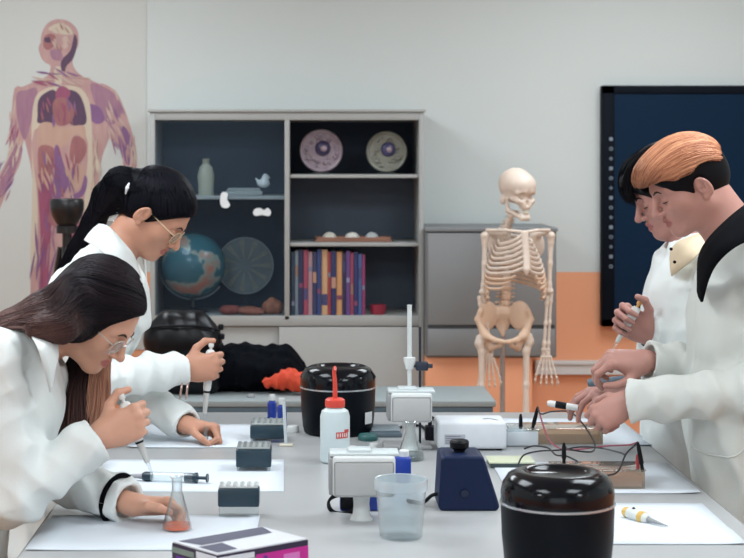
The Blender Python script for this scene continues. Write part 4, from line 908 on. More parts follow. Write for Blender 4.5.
# ---------------------------------------------------------------- things on the long bench
def tp(px, py, z=TZ): return P(px, py, ts(py, z))          # point on the bench top seen at this position
BLK = mat('gloss_black', (3, 8, 16), rough=.14, noise=.0, spec=.3); SIL = mat('silver_band', (190, 196, 200), rough=.25, metal=.7)
WPL = mat('white_plastic', (214, 218, 218), rough=.4, noise=.015); GPL = mat('grey_plastic', (150, 152, 154), rough=.5); NAVY = mat('navy_plastic', (12, 30, 64), rough=.5, spec=.25, noise=.03); DK = mat('dark_plastic', (10, 13, 20), rough=.45, spec=.2)
RED = mat('red_plastic', (214, 72, 58), rough=.4); BLUE = mat('blue_plastic', (24, 58, 156), rough=.35); TEAL = mat('teal_plastic', (24, 52, 66), rough=.35)
FROST = clear('frosted_plastic', tint=(246, 250, 251), refl=.20, body=.06, bodyc=(226, 234, 238), rough=.25); GLASS = clear('lab_glass', tint=(250, 252, 252), refl=.25, body=.02)
# paper sheets
PAPER = mat('paper', (212, 220, 228), rough=.8, noise=.01)
PB = mat('paper_ivory', (226, 230, 234), rough=.8, noise=.01)
for k, (x0, x1, y0, y1, lab) in enumerate(((-.557, -.105, ts(551), ts(516), 'large white paper sheet under the forearm of the long haired woman'), (-.517, -.057, ts(492), ts(460), 'white paper sheet with the clear syringe lying on it'), (-.483, -.10, ts(448), ts(425), 'white paper sheet under the hand of the ponytail woman'), (.46, .888, ts(545), ts(504), 'white paper sheet with the small yellow and white instrument'), (.47, .916, ts(494), ts(463), 'white paper sheet under the nearer gel box, beside the black cooker'), (.42, .935, ts(446), ts(419), 'white paper sheet under the farther gel box'))):
    Y0, Y1 = F / y0, F / y1; rx = random.uniform(-.006, .006)
    bm = BM(); n = 10; rows = []
    for j in range(n + 1):
        rows.append([bm.verts.new((-(x1 - x0) / 2 + (x1 - x0) * i / n + rx * (j / n - .5), -(Y1 - Y0) / 2 + (Y1 - Y0) * j / n, .0012 + .003 * max(0, (abs(i / n - .5) * 2) ** 6) * (j < 4) * (.6 + .4 * math.sin(k + i)))) for i in range(n + 1)])
    for j in range(n):
        for i in range(n): bm.faces.new((rows[j][i], rows[j][i + 1], rows[j + 1][i + 1], rows[j + 1][i]))
    o = obj('paper_sheet', bm, PAPER, None, ang=180); o.location = ((x0 + x1) / 2, (Y0 + Y1) / 2, TZ); md = o.modifiers.new('t', 'SOLIDIFY'); md.thickness = .0009; md.offset = -1
    tag(o, lab, 'paper', 'paper sheets on the bench')
# black cookers / jars with silver seam
def cooker(loc, lab, rot=0, label_=False):
    t = thing('black_canister', lab, 'canister', loc, rz(rot), group='glossy black lidded canisters')
    bm = BM(); lathe(bm, [(0, .0), (.090, 0), (.096, .004), (.100, .02), (.105, .07), (.1065, .128), (0, .128)], 48); obj('body', bm, mat('satin_black', (3, 8, 16), rough=.4, noise=0, spec=.15), t)
    bm = BM(); lathe(bm, [(.1055, .128), (.1085, .129), (.1085, .1325), (.1055, .1335)], 48, cap=False); obj('seam_band', bm, SIL, t)
    bm = BM(); lathe(bm, [(0, .133), (.1065, .133), (.1068, .150), (.103, .168), (.093, .183), (.078, .190), (.064, .191), (.058, .187), (.054, .183), (.03, .180), (0, .179)], 48)
    for k in range(8):
        a = k * PI / 4 + .3; bmesh.ops.create_uvsphere(bm, u_segments=12, v_segments=8, radius=1, matrix=Matrix.Rotation(a, 4, 'Z') @ Matrix.Translation((.098, 0, .166)) @ Matrix.Rotation(.85, 4, 'Y') @ Matrix.Diagonal((.014, .017, .005, 1)))
    obj('lid', bm, BLK, t)
    if label_:
        bm = BM(); M_ = Matrix.Rotation(R(-62), 4, 'Z')
        for i in range(5):
            a0, a1 = R(-9 + 3.6 * i), R(-5.4 + 3.6 * i); bm.faces.new(_v(bm, [M_ @ Vector((.1068 * math.cos(a0), .1068 * math.sin(a0), .035)), M_ @ Vector((.1068 * math.cos(a1), .1068 * math.sin(a1), .035)), M_ @ Vector((.1074 * math.cos(a1), .1074 * math.sin(a1), .068)), M_ @ Vector((.1074 * math.cos(a0), .1074 * math.sin(a0), .068))]))
        obj('label', bm, mat('label_white', (206, 208, 208), rough=.6), t)
    return t
p_ = P(557.5, 0, 530); cooker((p_.x, F / 530, TZ), 'glossy black canister with silver seam, nearest the camera')
p_ = P(338, 0, 352); cooker((p_.x, F / 352, TZ), 'glossy black canister behind the wash bottle with the red cap', 25, True)
# wash bottle
s = ts(462); t = thing('wash_bottle', 'clear wash bottle with red cap, in front of a black canister', 'bottle', (P(335, 0, s).x, F / s, TZ))
bm = BM(); lathe(bm, [(0, 0), (.034, 0), (.038, .004), (.038, .118), (.034, .132), (.022, .140), (.021, .146), (0, .146)], 36); obj('body', bm, mat('squeeze_plastic', (198, 212, 214), rough=.35, noise=.02), t)
bm = BM(); lathe(bm, [(0, .142), (.025, .142), (.026, .150), (.025, .160), (.020, .164), (0, .164)], 28); obj('cap', bm, RED, t)
bm = BM(); tube(bm, spline([(0, 0, .162), (.0, 0, .20), (-.002, 0, .228), (-.002, -.006, .240), (0, -.03, .246), (0, -.055, .240)], 5), [.0065, .0055, .004, .003], 10); obj('spout', bm, RED, t)
bm = BM(); M_ = Matrix.Rotation(-PI / 2 + .55, 4, 'Z')
def wrap(bm, a0, a1, z0, z1, r, M_, n=4):
    for i in range(n):
        u, v = a0 + (a1 - a0) * i / n, a0 + (a1 - a0) * (i + 1) / n
        bm.faces.new(_v(bm, [M_ @ Vector((r * math.cos(u), r * math.sin(u), z0)), M_ @ Vector((r * math.cos(v), r * math.sin(v), z0)), M_ @ Vector((r * math.cos(v), r * math.sin(v), z1)), M_ @ Vector((r * math.cos(u), r * math.sin(u), z1))]))
wrap(bm, -.5, .45, .066, .082, .0386, M_); wrap(bm, .1, .55, .080, .088, .0386, M_); obj('red_mark', bm, mat('ink_red', (200, 70, 66), rough=.5), t)
bm = BM()
for i in range(5): wrap(bm, -.42 + .17 * i, -.34 + .17 * i, .069, .079, .0389, M_, 1)
obj('lettering', bm, mat('ink_white', (226, 220, 218)), t)
# white instrument heads on a column
def reader(px, s, pxw, z0, z1, lab, holder):
    t = thing('bench_instrument', lab, 'instrument', (P(px, 0, s).x, F / s, TZ)); w = pxw / s / 2; z0 -= TZ; z1 -= TZ
    bm = BM(); lathe(bm, [(0, 0), (.024, 0), (.025, .003), (.022, .008), (.019, .014), (.017, z0 * .6), (.019, z0 + .002), (0, z0 + .002)], 32); obj('column', bm, WPL, t)
    bm = BM(); box(bm, -w + .008, w, -.045, .05, z0, z1, .007, 3); h = obj('housing', bm, WPL, t)
    bm = BM(); box(bm, -w + .011, w - .003, -.050, -.044, z0 + .001, z1 - .010, .006, 3); obj('front_panel', bm, mat('panel_warm', (184, 186, 186), rough=.45), h)
    bm = BM(); box(bm, -w, -w + .010, -.040, .045, z0 + .003, z1 - .004, .003); obj('side_plate', bm, GPL, t)
    bm = BM(); box(bm, -w + .002, w + .008, -.038, .03, z1 - .001, z1 + .006, .002); box(bm, -.03, .02, -.03, .02, z1 + .004, z1 + .012, .003); obj('top_tray', bm, mat('tray_clear_white', (206, 216, 218), rough=.3), t)
    return t
reader(361.5, ts(520), 66, CAMZ - (493 - HY) / ts(520), CAMZ - (453 - HY) / ts(520), 'white boxy instrument on a round column beside the translucent tub', 1)
reader(409, ts(450), 44, CAMZ - (420 - HY) / ts(450), CAMZ - (391 - HY) / ts(450), 'smaller white boxy instrument beneath the tall glass burette', 0)
# translucent tub
s = ts(537); t = thing('plastic_tub', 'translucent tub with a thick rim, standing beside the white instrument', 'tub', (P(401, 0, s).x, F / s, TZ))
bm = BM(); lathe(bm, [(0, 0), (.042, 0), (.044, .003), (.0515, .100), (.0490, .100), (.0420, .005), (0, .004)], 48); obj('body', bm, FROST, t)
bm = BM(); lathe(bm, [(.0495, .098), (.0545, .099), (.0550, .116), (.0535, .121), (.0515, .120), (.0505, .104), (.0495, .098)], 48, cap=False); obj('rim', bm, clear('rim_plastic', tint=(235, 242, 246), refl=.25, body=.45, bodyc=(216, 226, 230)), t)
# burette stand
s = ts(447); bxp = P(420, 0, s).x; t = thing('retort_stand', 'thin dark retort stand with a clamp holding the burette', 'stand', (bxp, F / s, TZ))
bm = BM(); box(bm, -.10, .03, -.05, .05, 0, .010, .003); obj('base', bm, GPL, t)
zt_ = CAMZ - (327 - HY) / s - TZ; zc = CAMZ - (366 - HY) / s - TZ
bm = BM(); tube(bm, [(0, 0, .005), (0, 0, zt_)], .0035, 10); obj('rod', bm, mat('rod_dark', (52, 60, 72), rough=.3, metal=.6), t)
bm = BM(); box(bm, -.012, .022, -.012, .012, zc - .012, zc + .012, .004); tube(bm, [(.018, 0, zc), (.034, 0, zc)], .006, 8); tube(bm, [(-.01, 0, zc), (-.024, 0, zc)], .004, 8); obj('clamp', bm, mat('clamp_blue', (26, 38, 56), rough=.4), t)
xb = P(409.5, 0, s).x - bxp; zz = lambda py: CAMZ - (py - HY) / s
t = thing('burette', 'tall white glass burette rising above the smaller white instrument', 'burette', (bxp + xb, F / s, 0))
bm = BM(); lathe(bm, [(0, zz(388)), (.0055, zz(386)), (.0062, zz(366)), (.0062, zz(307)), (.0070, zz(305)), (0, zz(304.5))], 16); obj('tube', bm, mat('burette_white', (212, 220, 220), rough=.25), t)
bm = BM(); lathe(bm, [(0, zz(369)), (.010, zz(369)), (.012, zz(366)), (.016, zz(361)), (.016, zz(357.5)), (.006, zz(357))], 20); obj('collar', bm, WPL, t)
bm = BM(); lathe(bm, [(0, zz(416)), (.0016, zz(415)), (.004, zz(392)), (.0055, zz(386)), (0, zz(385))], 12); tube(bm, [(-.012, 0, zz(392)), (.012, 0, zz(392))], .003, 8); obj('tip', bm, mat('burette_tip', (150, 120, 112), rough=.3), t)
# conical flasks
def flask(loc, h, r, lab, liquid=None, name='conical_flask'):
    t = thing(name, lab, 'flask', loc); n = r * .36
    pr = [(0, .002), (r * .9, 0), (r, .004), (r * .985, .010), (n, h * .74), (n, h * .95), (n * 1.25, h * .985), (n * 1.2, h), (n * .9, h * .97), (n * .88, h * .74), (r * .94, .011), (r * .85, .004), (0, .004)]
    bm = BM(); lathe(bm, pr, 36); obj('glass_body', bm, GLASS, t)
    if liquid:
        hl_ = h * .13; bm = BM(); lathe(bm, [(0, .0045), (r * .9, .0045), (r * .93, .010), (r * .93 - (r * .93 - n) * (hl_ / (h * .74)), hl_), (0, hl_)], 32); obj('liquid', bm, liquid, t)
    else:
        bm = BM(); lathe(bm, [(0, .0045), (r * .9, .0045), (r * .90, .018), (0, .018)], 32); obj('liquid', bm, clear('water', tint=(214, 222, 224), refl=.2, body=.2, bodyc=(170, 178, 182)), t)
    return t
flask((P(177, 0, 478).x, F / 478, TZ + .0015), .113, .031, 'conical glass flask with orange liquid held by the long haired woman', mat('orange_liquid', (226, 120, 90), rough=.2, noise=.02))
s = ts(455); flask((P(410, 0, s + 4).x, F / (s + 6), TZ), .098, .036, 'clear conical flask standing under the burette tip')
# blue capped things
def bottle(px, py, h, r, lab, mb, mc, grp=None, z=TZ):
    s = ts(py, z); t = thing('reagent_bottle', lab, 'bottle', (P(px, 0, s).x, F / s, z), group=grp)
    bm = BM(); lathe(bm, [(0, 0), (r, 0), (r, h * .66), (r * .6, h * .74), (r * .5, h * .78), (0, h * .78)], 24); obj('body', bm, mb, t)
    bm = BM(); lathe(bm, [(0, h * .76), (r * .68, h * .76), (r * .68, h * .98), (r * .6, h), (0, h)], 24); obj('cap', bm, mc, t)
bottle(272, 419, .074, .014, 'small blue bottle with white cap, closer to the women, on bench end', BLUE, WPL); bottle(282, 424, .076, .014, 'small blue bottle with white cap, closer to the black canister', BLUE, WPL)
s = ts(482); t = thing('blue_box', 'blue box with a white cap behind the translucent tub', 'box', (P(394, 0, s).x, F / s, TZ))
bm = BM(); box(bm, -.040, .040, -.025, .025, 0, .062, .004); obj('body', bm, BLUE, t); bm = BM(); lathe(bm, [(0, .061), (.012, .061), (.012, .075), (.009, .078), (0, .078)], 16, Matrix.Translation((.024, 0, 0))); obj('cap', bm, WPL, t)
s = ts(512); t = thing('blue_power_adapter', 'dark blue plastic block behind the column of the white instrument', 'adapter', (P(360, 0, s).x, F / s + .03, TZ))
bm = BM(); box(bm, -.044, .044, -.022, .022, 0, .046, .005); obj('body', bm, BLUE, t); bm = BM(); box(bm, -.043, .004, -.026, -.021, .004, .040, .004); obj('face', bm, DK, t)
s = ts(514); bm = BM()
for k in range(2): tube(bm, spline([Vector(P(350, 498, s)) , P(338, 493 + k * 3, s), P(329, 501, s), P(330 + k * 2, 510, s - 3), P(342, 514 - k, s - 2), P(356, 511 - k * 2, s)], 6), .0032, 8)
o = obj('coiled_cable', bm, DK, None); tag(o, 'black looped cable at the foot of the white column instrument', 'cable')
# dark tip racks
def rack(px, py, w, h, d, lab, base=.012, mlid=None):
    s = ts(py); t = thing('tip_rack', lab, 'rack', (P(px, 0, s).x, F / s + d / 2, TZ + .001), group='dark racks on the papers')
    bm = BM(); box(bm, -w / 2 + .002, w / 2 - .002, -d / 2 + .003, d / 2 - .003, 0, base + .001, .002); obj('clear_foot', bm, FROST, t)
    bm = BM(); box(bm, -w / 2, w / 2, -d / 2, d / 2, base, base + h, .004); obj('rack_body', bm, TEAL, t)
    bm = BM(); box(bm, -w / 2 + .003, w / 2 - .003, -d / 2 + .003, d / 2 - .003, base + h, base + h + .006, .003)
    for i in range(6):
        for j in range(4): lathe(bm, [(.003, 0), (.0045, 0), (.0045, .003), (.003, .003), (.003, 0)], 6, Matrix.Translation((-w / 2 + w * (i + .5) / 6, -d / 2 + d * (j + .5) / 4, base + h + .0055)), cap=False)
    obj('tip_tray', bm, mlid or mat('tray_grey', (152, 158, 158), rough=.4), t)
rack(267.5, 443, .096, .036, .10, 'dark teal rack farthest along the women side of the bench', .010)
rack(253.5, 472, .088, .044, .085, 'dark teal rack between the other two dark racks', .010)
rack(238.5, 518, .090, .040, .045, 'dark teal rack nearest the patterned carton', .022, mat('tray_white', (210, 214, 214)))
# slender tube with foot, white cap
s = ts(446); t = thing('glass_rod_holder', 'thin upright white rod with a small foot beside the farthest rack', 'rod', (P(286, 0, s).x, F / s, TZ))
bm = BM(); tube(bm, [(0, 0, .004), (-.006, 0, .118)], .0045, 10); obj('rod', bm, mat('rod_pale', (196, 206, 210), rough=.3), t); bm = BM(); box(bm, -.018, .018, -.015, .015, 0, .006, .002); obj('foot', bm, mat('foot_cream', (206, 200, 184)), t)
for px, py, r, m_, lab in ((293, 432, .017, WPL, 'small white screw cap beside the farthest dark rack'), (352, 452, .014, WPL, 'white round cap between wash bottle and white instrument'), (374, 448, .012, WPL, 'little white cap in front of the teal lid')):
    s = ts(py); t = bm = BM(); lathe(bm, [(0, 0), (r, 0), (r, r * .9), (r * .85, r * 1.1), (0, r * 1.1)], 24); o = obj('bottle_cap', bm, m_, None); o.location = (P(px, 0, s).x, F / s, TZ); tag(o, lab, 'cap')
s = ts(440); bm = BM(); lathe(bm, [(0, 0), (.026, 0), (.028, .004), (.027, .013), (.023, .017), (0, .017)], 28); o = obj('jar_lid', bm, mat('teal_lid', (44, 96, 96), rough=.4), None); o.location = (P(368, 0, s).x, F / s, TZ); tag(o, 'small teal green lid in front of the black canister', 'lid')
s = ts(437); t = thing('grey_tray', 'dull blue grey shallow tray behind the teal lid', 'tray', (P(386, 0, s).x, F / s + .05, TZ)); bm = BM(); box(bm, -.045, .045, -.06, .06, 0, .014, .004); obj('base', bm, mat('tray_slate', (92, 106, 116), rough=.4), t); bm = BM(); box(bm, -.040, .040, -.055, .055, .0138, .020, .003); obj('insert', bm, mat('tray_slate2', (116, 128, 136), rough=.4), t)
bm = BM(); tube(bm, spline([tp(376, 434) + Vector((0, 0, .004)), tp(390, 436) + Vector((0, 0, .005)), tp(399, 429) + Vector((0, 0, .004)), tp(420, 427) + Vector((0, 0, .004)), tp(428, 434) + Vector((0, 0, .005)), tp(436, 428) + Vector((0, 0, .006)), tp(434, 420) + Vector((0, 0, .004))], 6), .004, 8); o = obj('black_cable', bm, DK, None); tag(o, 'black cable behind the clear flask, reaching the white power supply', 'cable')
# black adaptor near cable
s = ts(440); t = thing('black_plug', 'small black plug adapter beside the white power supply', 'plug', (P(430, 0, s).x, F / s, TZ)); bm = BM(); box(bm, -.014, .014, -.018, .018, 0, .040, .004); obj('housing', bm, DK, t); bm = BM(); tube(bm, [(0, 0, .038), (0, 0, .052), (.006, .0, .066)], .006, 8); obj('strain_relief', bm, DK, t)
# navy device
s = ts(511); t = thing('vortex_mixer', 'navy blue device with sloping side and black knob on top', 'instrument', (P(469, 0, s).x, F / s + .06, TZ)); h = .121
bm = BM(); pr = [(-.068, .008), (-.062, 0), (.062, 0), (.068, .008), (.062, .030), (.034, h - .006), (.028, h), (-.056, h), (-.062, h - .008)]
f0 = _v(bm, [(x, -.062, z) for x, z in pr]); f1_ = _v(bm, [(x, .062, z) for x, z in pr]); n = len(pr)
bm.faces.new(f0); bm.faces.new(f1_[::-1])
for i in range(n): bm.faces.new((f0[i], f0[(i + 1) % n], f1_[(i + 1) % n], f1_[i]))
o = obj('housing', bm, NAVY, t); md = o.modifiers.new('b', 'BEVEL'); md.width = .006; md.segments = 3; md.limit_method = 'ANGLE'
bm = BM(); lathe(bm, [(0, h - .002), (.012, h - .002), (.013, h + .004), (.021, h + .010), (.022, h + .022), (.019, h + .026), (.008, h + .024), (0, h + .022)], 28, Matrix.Translation((-.016, 0, 0))); obj('mixing_cup', bm, DK, t)
bm = BM(); lathe(bm, [(0, 0), (.009, 0), (.008, .007), (0, .007)], 16, Matrix.Translation((-.01, -.062, .04)) @ Matrix.Rotation(PI / 2, 4, 'X')); obj('dial', bm, mat('navy_dial', (14, 28, 56), rough=.3), t)
bm = BM(); tube(bm, spline([(-.064, -.02, .03), (-.080, -.02, .026), (-.100, -.01, .008), (-.13, .03, .005)], 5), .0042, 8); obj('cable', bm, DK, t)
# white power supply
s = ts(451); t = thing('power_supply', 'white power supply box with a small printed panel', 'power supply', (P(472, 0, s).x, F / s + .06, TZ)); w = 70 / s / 2; h = 29.5 / s
bm = BM(); box(bm, -w, w, -.06, .06, .004, h, .010, 4); obj('housing', bm, mat('psu_white', (224, 230, 236), rough=.35), t)
bm = BM(); box(bm, -w + .02, -w + .075, -.0608, -.0598, h * .22, h * .56); obj('printed_panel', bm, mat('panel_print', (184, 188, 198), rough=.5), t, sm=False)
bm = BM()
for k in range(4): box(bm, -w + .023, -w + .071 - .008 * (k % 2), -.0614, -.0606, h * (.26 + .075 * k), h * (.285 + .075 * k))
obj('printed_lines', bm, mat('ink_grey', (120, 122, 138)), t, sm=False)
bm = BM()
for sx_ in (-1, 1):
    for sy_ in (-1, 1): lathe(bm, [(0, 0), (.008, 0), (.008, .005), (0, .005)], 10, Matrix.Translation((sx_ * (w - .02), sy_ * .045, 0)))
obj('feet', bm, DK, t)
bm = BM(); tube(bm, spline([(w - .06, -.02, h + .001), (w - .04, -.03, h + .003), (w - .01, -.045, h - .004), (w + .006, -.05, h - .02)], 5), .0012, 6); obj('thin_lead', bm, GPL, t)
# pale tray and plate beside it
s = ts(447); t = thing('white_tray', 'low white tray between the power supply and the farther gel box', 'tray', (P(524, 0, s).x, F / s + .06, TZ + .001)); bm = BM(); box(bm, -.046, .040, -.055, .055, 0, .040, .005); obj('body', bm, mat('tray_white2', (212, 220, 226), rough=.3), t); bm = BM(); box(bm, -.050, .044, -.059, .059, .040, .046, .003); obj('lid', bm, FROST, t)
s = ts(468); t = thing('gel_plate', 'thin yellow green plate on a dark base behind the nearest canister', 'plate', (P(512, 0, s).x, F / s + .04, TZ)); bm = BM(); box(bm, -.055, .055, -.045, .045, 0, .012, .002); obj('base', bm, mat('plate_dark', (64, 78, 80), rough=.4), t); bm = BM(); box(bm, -.058, .058, -.048, .048, .012, .016, .001); obj('plate', bm, mat('plate_yellow', (206, 212, 182), rough=.4), t)
# gel boxes
ACR = clear('acrylic', tint=(246, 240, 232), refl=.3, body=.16, bodyc=(220, 206, 190)); GELM = mat('gel_sand', (196, 176, 156), rough=.4, noise=.06, nscale=40); REDP = mat('red_post', (170, 62, 66), rough=.4)
def gelbox(x0, x1, py, lab, m2_):
    s = ts(py); X0_, X1_ = P(x0, 0, s).x, P(x1, 0, s).x; w = (X1_ - X0_) / 2
    t = thing('gel_box', lab, 'gel tank', ((X0_ + X1_) / 2, F / s + .055, TZ + .0015), group='clear electrophoresis boxes')
    bm = BM(); box(bm, -w, w, -.055, .055, 0, .005, .002)
    for a in ((-w, w, -.055, -.051), (-w, w, .051, .055), (-w, -w + .004, -.055, .055), (w - .004, w, -.055, .055)): box(bm, *a, .004, .042, .001)
    obj('tank', bm, ACR, t)
    bm = BM(); box(bm, -w + .006, w - .006, -.048, .048, .0055, .030, .002); obj('gel_tray', bm, m2_, t)
    bm = BM(); box(bm, -w - .003, w + .003, -.058, .058, .042, .046, .002); obj('lid', bm, clear('acrylic_lid', tint=(250, 246, 240), refl=.3, body=.12, bodyc=(230, 214, 196)), t)
    return t, w, s
ta, wa_, sa = gelbox(526, 603, 446, 'clear gel box with sandy insert, farther of the two', GELM)
tb, wb_, sb_ = gelbox(556, 645, 490, 'clear gel box with pinkish insert, nearer to the black canister', mat('gel_pink', (190, 156, 146), rough=.4, noise=.06, nscale=40))
def plug(t, x, y, z0, h, m_, nm, tilt=(0, 0)):
    bm = BM(); a = Vector((x, y, z0)); b = a + Vector((tilt[0], tilt[1], h)); tube(bm, [a, a.lerp(b, .25), a.lerp(b, .3), a.lerp(b, .8), b], [.0042, .0042, .0060, .0050, .003], 10); obj(nm, bm, m_, t); return b + Vector(t.location)
pa1 = plug(ta, wa_ - .012, -.03, .046, .032, REDP, 'red_post'); pa2 = plug(ta, wa_ + .002, -.045, .030, .058, DK, 'black_plug', (-.004, 0)); pa3 = plug(ta, -wa_ + .018, -.04, .036, .066, DK, 'black_plug', (.016, 0)); pa4 = plug(ta, -wa_ - .010, -.02, .03, .05, DK, 'black_plug')
pb1 = plug(tb, wb_ - .014, -.04, .046, .034, REDP, 'red_post'); pb2 = plug(tb, wb_ - .004, -.05, .040, .070, DK, 'black_plug', (-.012, 0)); pb3 = plug(tb, -wb_ + .03, .02, .046, .050, DK, 'black_plug')
def wire(name, lab, pts, m_, r=.0022):
    bm = BM(); tube(bm, spline(pts, 8), r, 7); o = obj(name, bm, m_, None); tag(o, lab, 'wire', None)
WB = mat('wire_black', (26, 24, 30), rough=.4); WR = mat('wire_red', (150, 66, 84), rough=.4)
wire('lead_wire', 'black lead wire arching high over the farther gel box', [pa3, P(541, 414, 374), P(552, 411.5, 374), P(570, 412, 374), P(583, 424, 376), P(592, 438, 384), P(595, 447, 392), P(590, 452, 398), P(568, 449, 404), pb3], WB)
wire('lead_wire', 'dark lead wire bending over the nearer gel box lid', [pb2, P(634, 446, 424), P(626, 454, 425), P(620, 468, 428), P(614, 474, 430), Vector(tuple(P(600, 476, 432)))], WB)
wire('lead_wire', 'long dark lead wire running along the bench to the nearer gel box', [P(518, 465, 404), P(524, 455, 402), P(540, 451, 402), P(560, 450, 402), P(580, 447, 404), P(600, 448, 408), P(618, 452, 415), P(625, 455, 420)], WB)
wire('lead_wire', 'dull red lead wire stretched between the two gel boxes', [pa3, P(548, 438, 380), P(562, 449, 394), P(582, 449, 402), P(606, 446, 410), P(628, 445, 418), pb2], WR)
wire('lead_wire', 'short dark lead wire loop behind the nearest black canister', [P(524, 449, 398), P(534, 446, 398), P(548, 448, 400), P(556, 455, 406), P(566, 456, 410), P(577, 461, 414)], WB)
# small yellow and white instrument
a = tp(625, 518) + Vector((0, 0, .014)); b = tp(668, 529) + Vector((0, 0, .006))
t = thing('mini_pipette', 'small white and yellow instrument lying alone on a sheet', 'pipette', a, align(a, b))
L_ = (b - a).length
bm = BM(); lathe(bm, [(0, .008), (.011, .010), (.013, .02), (.012, L_ * .48), (.008, L_ * .55), (0, L_ * .55)], 20); obj('body', bm, mat('white_gloss', (214, 218, 214), rough=.3), t)
YEL = mat('yellow_plastic', (214, 176, 92), rough=.4)
bm = BM(); lathe(bm, [(0, -.004), (.009, -.002), (.0115, .004), (.0115, .012), (0, .012)], 18); lathe(bm, [(.0128, L_ * .36), (.0136, L_ * .38), (.0132, L_ * .46), (.011, L_ * .47)], 18, cap=False); obj('yellow_ring', bm, YEL, t)
bm = BM(); lathe(bm, [(0, L_ * .54), (.006, L_ * .54), (.003, L_ * .8), (.001, L_), (0, L_)], 12); obj('tip', bm, GPL, t)
bm = BM(); bmesh.ops.create_uvsphere(bm, u_segments=10, v_segments=8, radius=.004, matrix=Matrix.Translation((0, .0, .026)) @ Matrix.Translation((0, .012, 0))); bmesh.ops.create_uvsphere(bm, u_segments=10, v_segments=8, radius=.004, matrix=Matrix.Translation((.010, .006, .018))); obj('button', bm, DK, t)
# syringe lying on the sheet
a = tp(104, 480) + Vector((0, 0, .012)); b = tp(208, 484) + Vector((0, 0, .014)); L_ = (b - a).length
t = thing('syringe', 'clear syringe with dark ends lying on a paper sheet', 'syringe', a, align(a, b))
bm = BM(); lathe(bm, [(0, 0), (.0018, .001), (.006, L_ * .34), (.007, L_ * .38), (0, L_ * .38)], 14); obj('tapered_tip', bm, mat('tip_grey', (160, 160, 166), rough=.4), t)
bm = BM(); lathe(bm, [(0, L_ * .37), (.0085, L_ * .375), (.0115, L_ * .40), (.0115, L_ * .46), (0, L_ * .46)], 18); obj('front_collar', bm, TEAL, t)
bm = BM(); lathe(bm, [(.0108, L_ * .45), (.0118, L_ * .46), (.0118, L_ * .86), (.0105, L_ * .86)], 20, cap=False); obj('barrel', bm, FROST, t)
bm = BM(); lathe(bm, [(0, L_ * .78), (.0102, L_ * .78), (.0102, L_ * .87), (.0125, L_ * .875), (.0125, L_ * .90), (.004, L_ * .905), (.004, L_ * .985), (.0105, L_ * .987), (.0105, L_), (0, L_)], 20); obj('plunger', bm, TEAL, t)
a = tp(68, 479) + Vector((0, 0, .008)); b = a + Vector(P(102, 450, ts(465)) - P(68, 479, ts(479))); b.z = a.z + .07
t = thing('marker_pen', 'slim grey pen with dark end leaning behind the resting forearm', 'pen', a, align(a, b)); L_ = (b - a).length
bm = BM(); lathe(bm, [(0, 0), (.0055, .002), (.007, .02), (.0068, L_ * .72), (0, L_ * .72)], 14); obj('barrel', bm, mat('pen_grey', (146, 144, 148), rough=.4), t)
bm = BM(); lathe(bm, [(0, L_ * .71), (.0066, L_ * .72), (.006, L_ * .9), (.002, L_), (0, L_)], 14); obj('dark_end', bm, DK, t)
# carton, nearest the camera
L4, B4, R4, F4 = Vector((-.246, 3.10, 0)), Vector((-.085, 3.226, 0)), Vector((.002, 3.125, 0)), Vector((-.159, 2.999, 0)); H_ = .078
t = thing('carton', 'magenta and dark purple carton with white lid at the bench front', 'carton', (-.122, 3.11, TZ)); o3 = Vector((-.122, 3.11, 0)); q4 = [L4 - o3, F4 - o3, R4 - o3, B4 - o3]
bm = BM(); lo_ = _v(bm, q4); hi_ = _v(bm, [v + Vector((0, 0, H_)) for v in q4])
for i in range(4): bm.faces.new((lo_[i], lo_[(i + 1) % 4], hi_[(i + 1) % 4], hi_[i]))
bm.faces.new(lo_[::-1]); bm.faces.new(hi_); obj('box_body', bm, mat('carton_purple', (44, 34, 66), rough=.4, noise=.2, nscale=40), t, sm=False)
def side(A, B_, u0, u1, z0, z1, m_, nm, off=.0008):
    n = (B_ - A).cross(Vector((0, 0, 1))).normalized() * off; bm = BM()
    a_, b_ = A.lerp(B_, u0) + n, A.lerp(B_, u1) + n
    v = _v(bm, [a_ + Vector((0, 0, z0)), b_ + Vector((0, 0, z0)), b_ + Vector((0, 0, z1)), a_ + Vector((0, 0, z1))]); w_ = _v(bm, [q.co - n for q in v]); bm.faces.new(v)
    for i in range(4): bm.faces.new((v[i], w_[i], w_[(i + 1) % 4], v[(i + 1) % 4]))
    obj(nm, bm, m_, t, sm=False)
MG = mat('print_magenta', (206, 36, 150), rough=.35, noise=.15, nscale=30); MP = mat('print_pink', (214, 120, 190), rough=.4); MW = mat('print_white', (214, 216, 222), rough=.4); MG2 = mat('print_greygreen', (120, 136, 128), rough=.4); MV = mat('print_violet', (92, 40, 140), rough=.4)
A_, B_ = q4[1], q4[2]
side(A_, B_, .42, 1, .0, H_ - .010, MG, 'magenta_panel'); side(A_, B_, .72, .90, .008, H_ - .018, MP, 'pink_panel', .0014); side(A_, B_, .50, .54, .008, H_ - .014, MV, 'violet_stripe', .0014); side(A_, B_, .0, .40, H_ - .030, H_ - .004, MW, 'white_panel'); side(A_, B_, .04, .34, H_ - .026, H_ - .018, MP, 'pink_stripe', .0014); side(A_, B_, .28, .42, .0, H_ - .014, MG2, 'grey_panel', .001)
A_, B_ = q4[0], q4[1]
side(A_, B_, .0, .5, H_ - .016, H_ - .006, MG2, 'grey_stripe'); side(A_, B_, .1, .9, H_ - .030, H_ - .020, MV, 'violet_stripe'); side(A_, B_, .55, 1, H_ - .014, H_ - .002, MW, 'white_panel')
bm = BM(); cc = sum(q4, Vector()) / 4
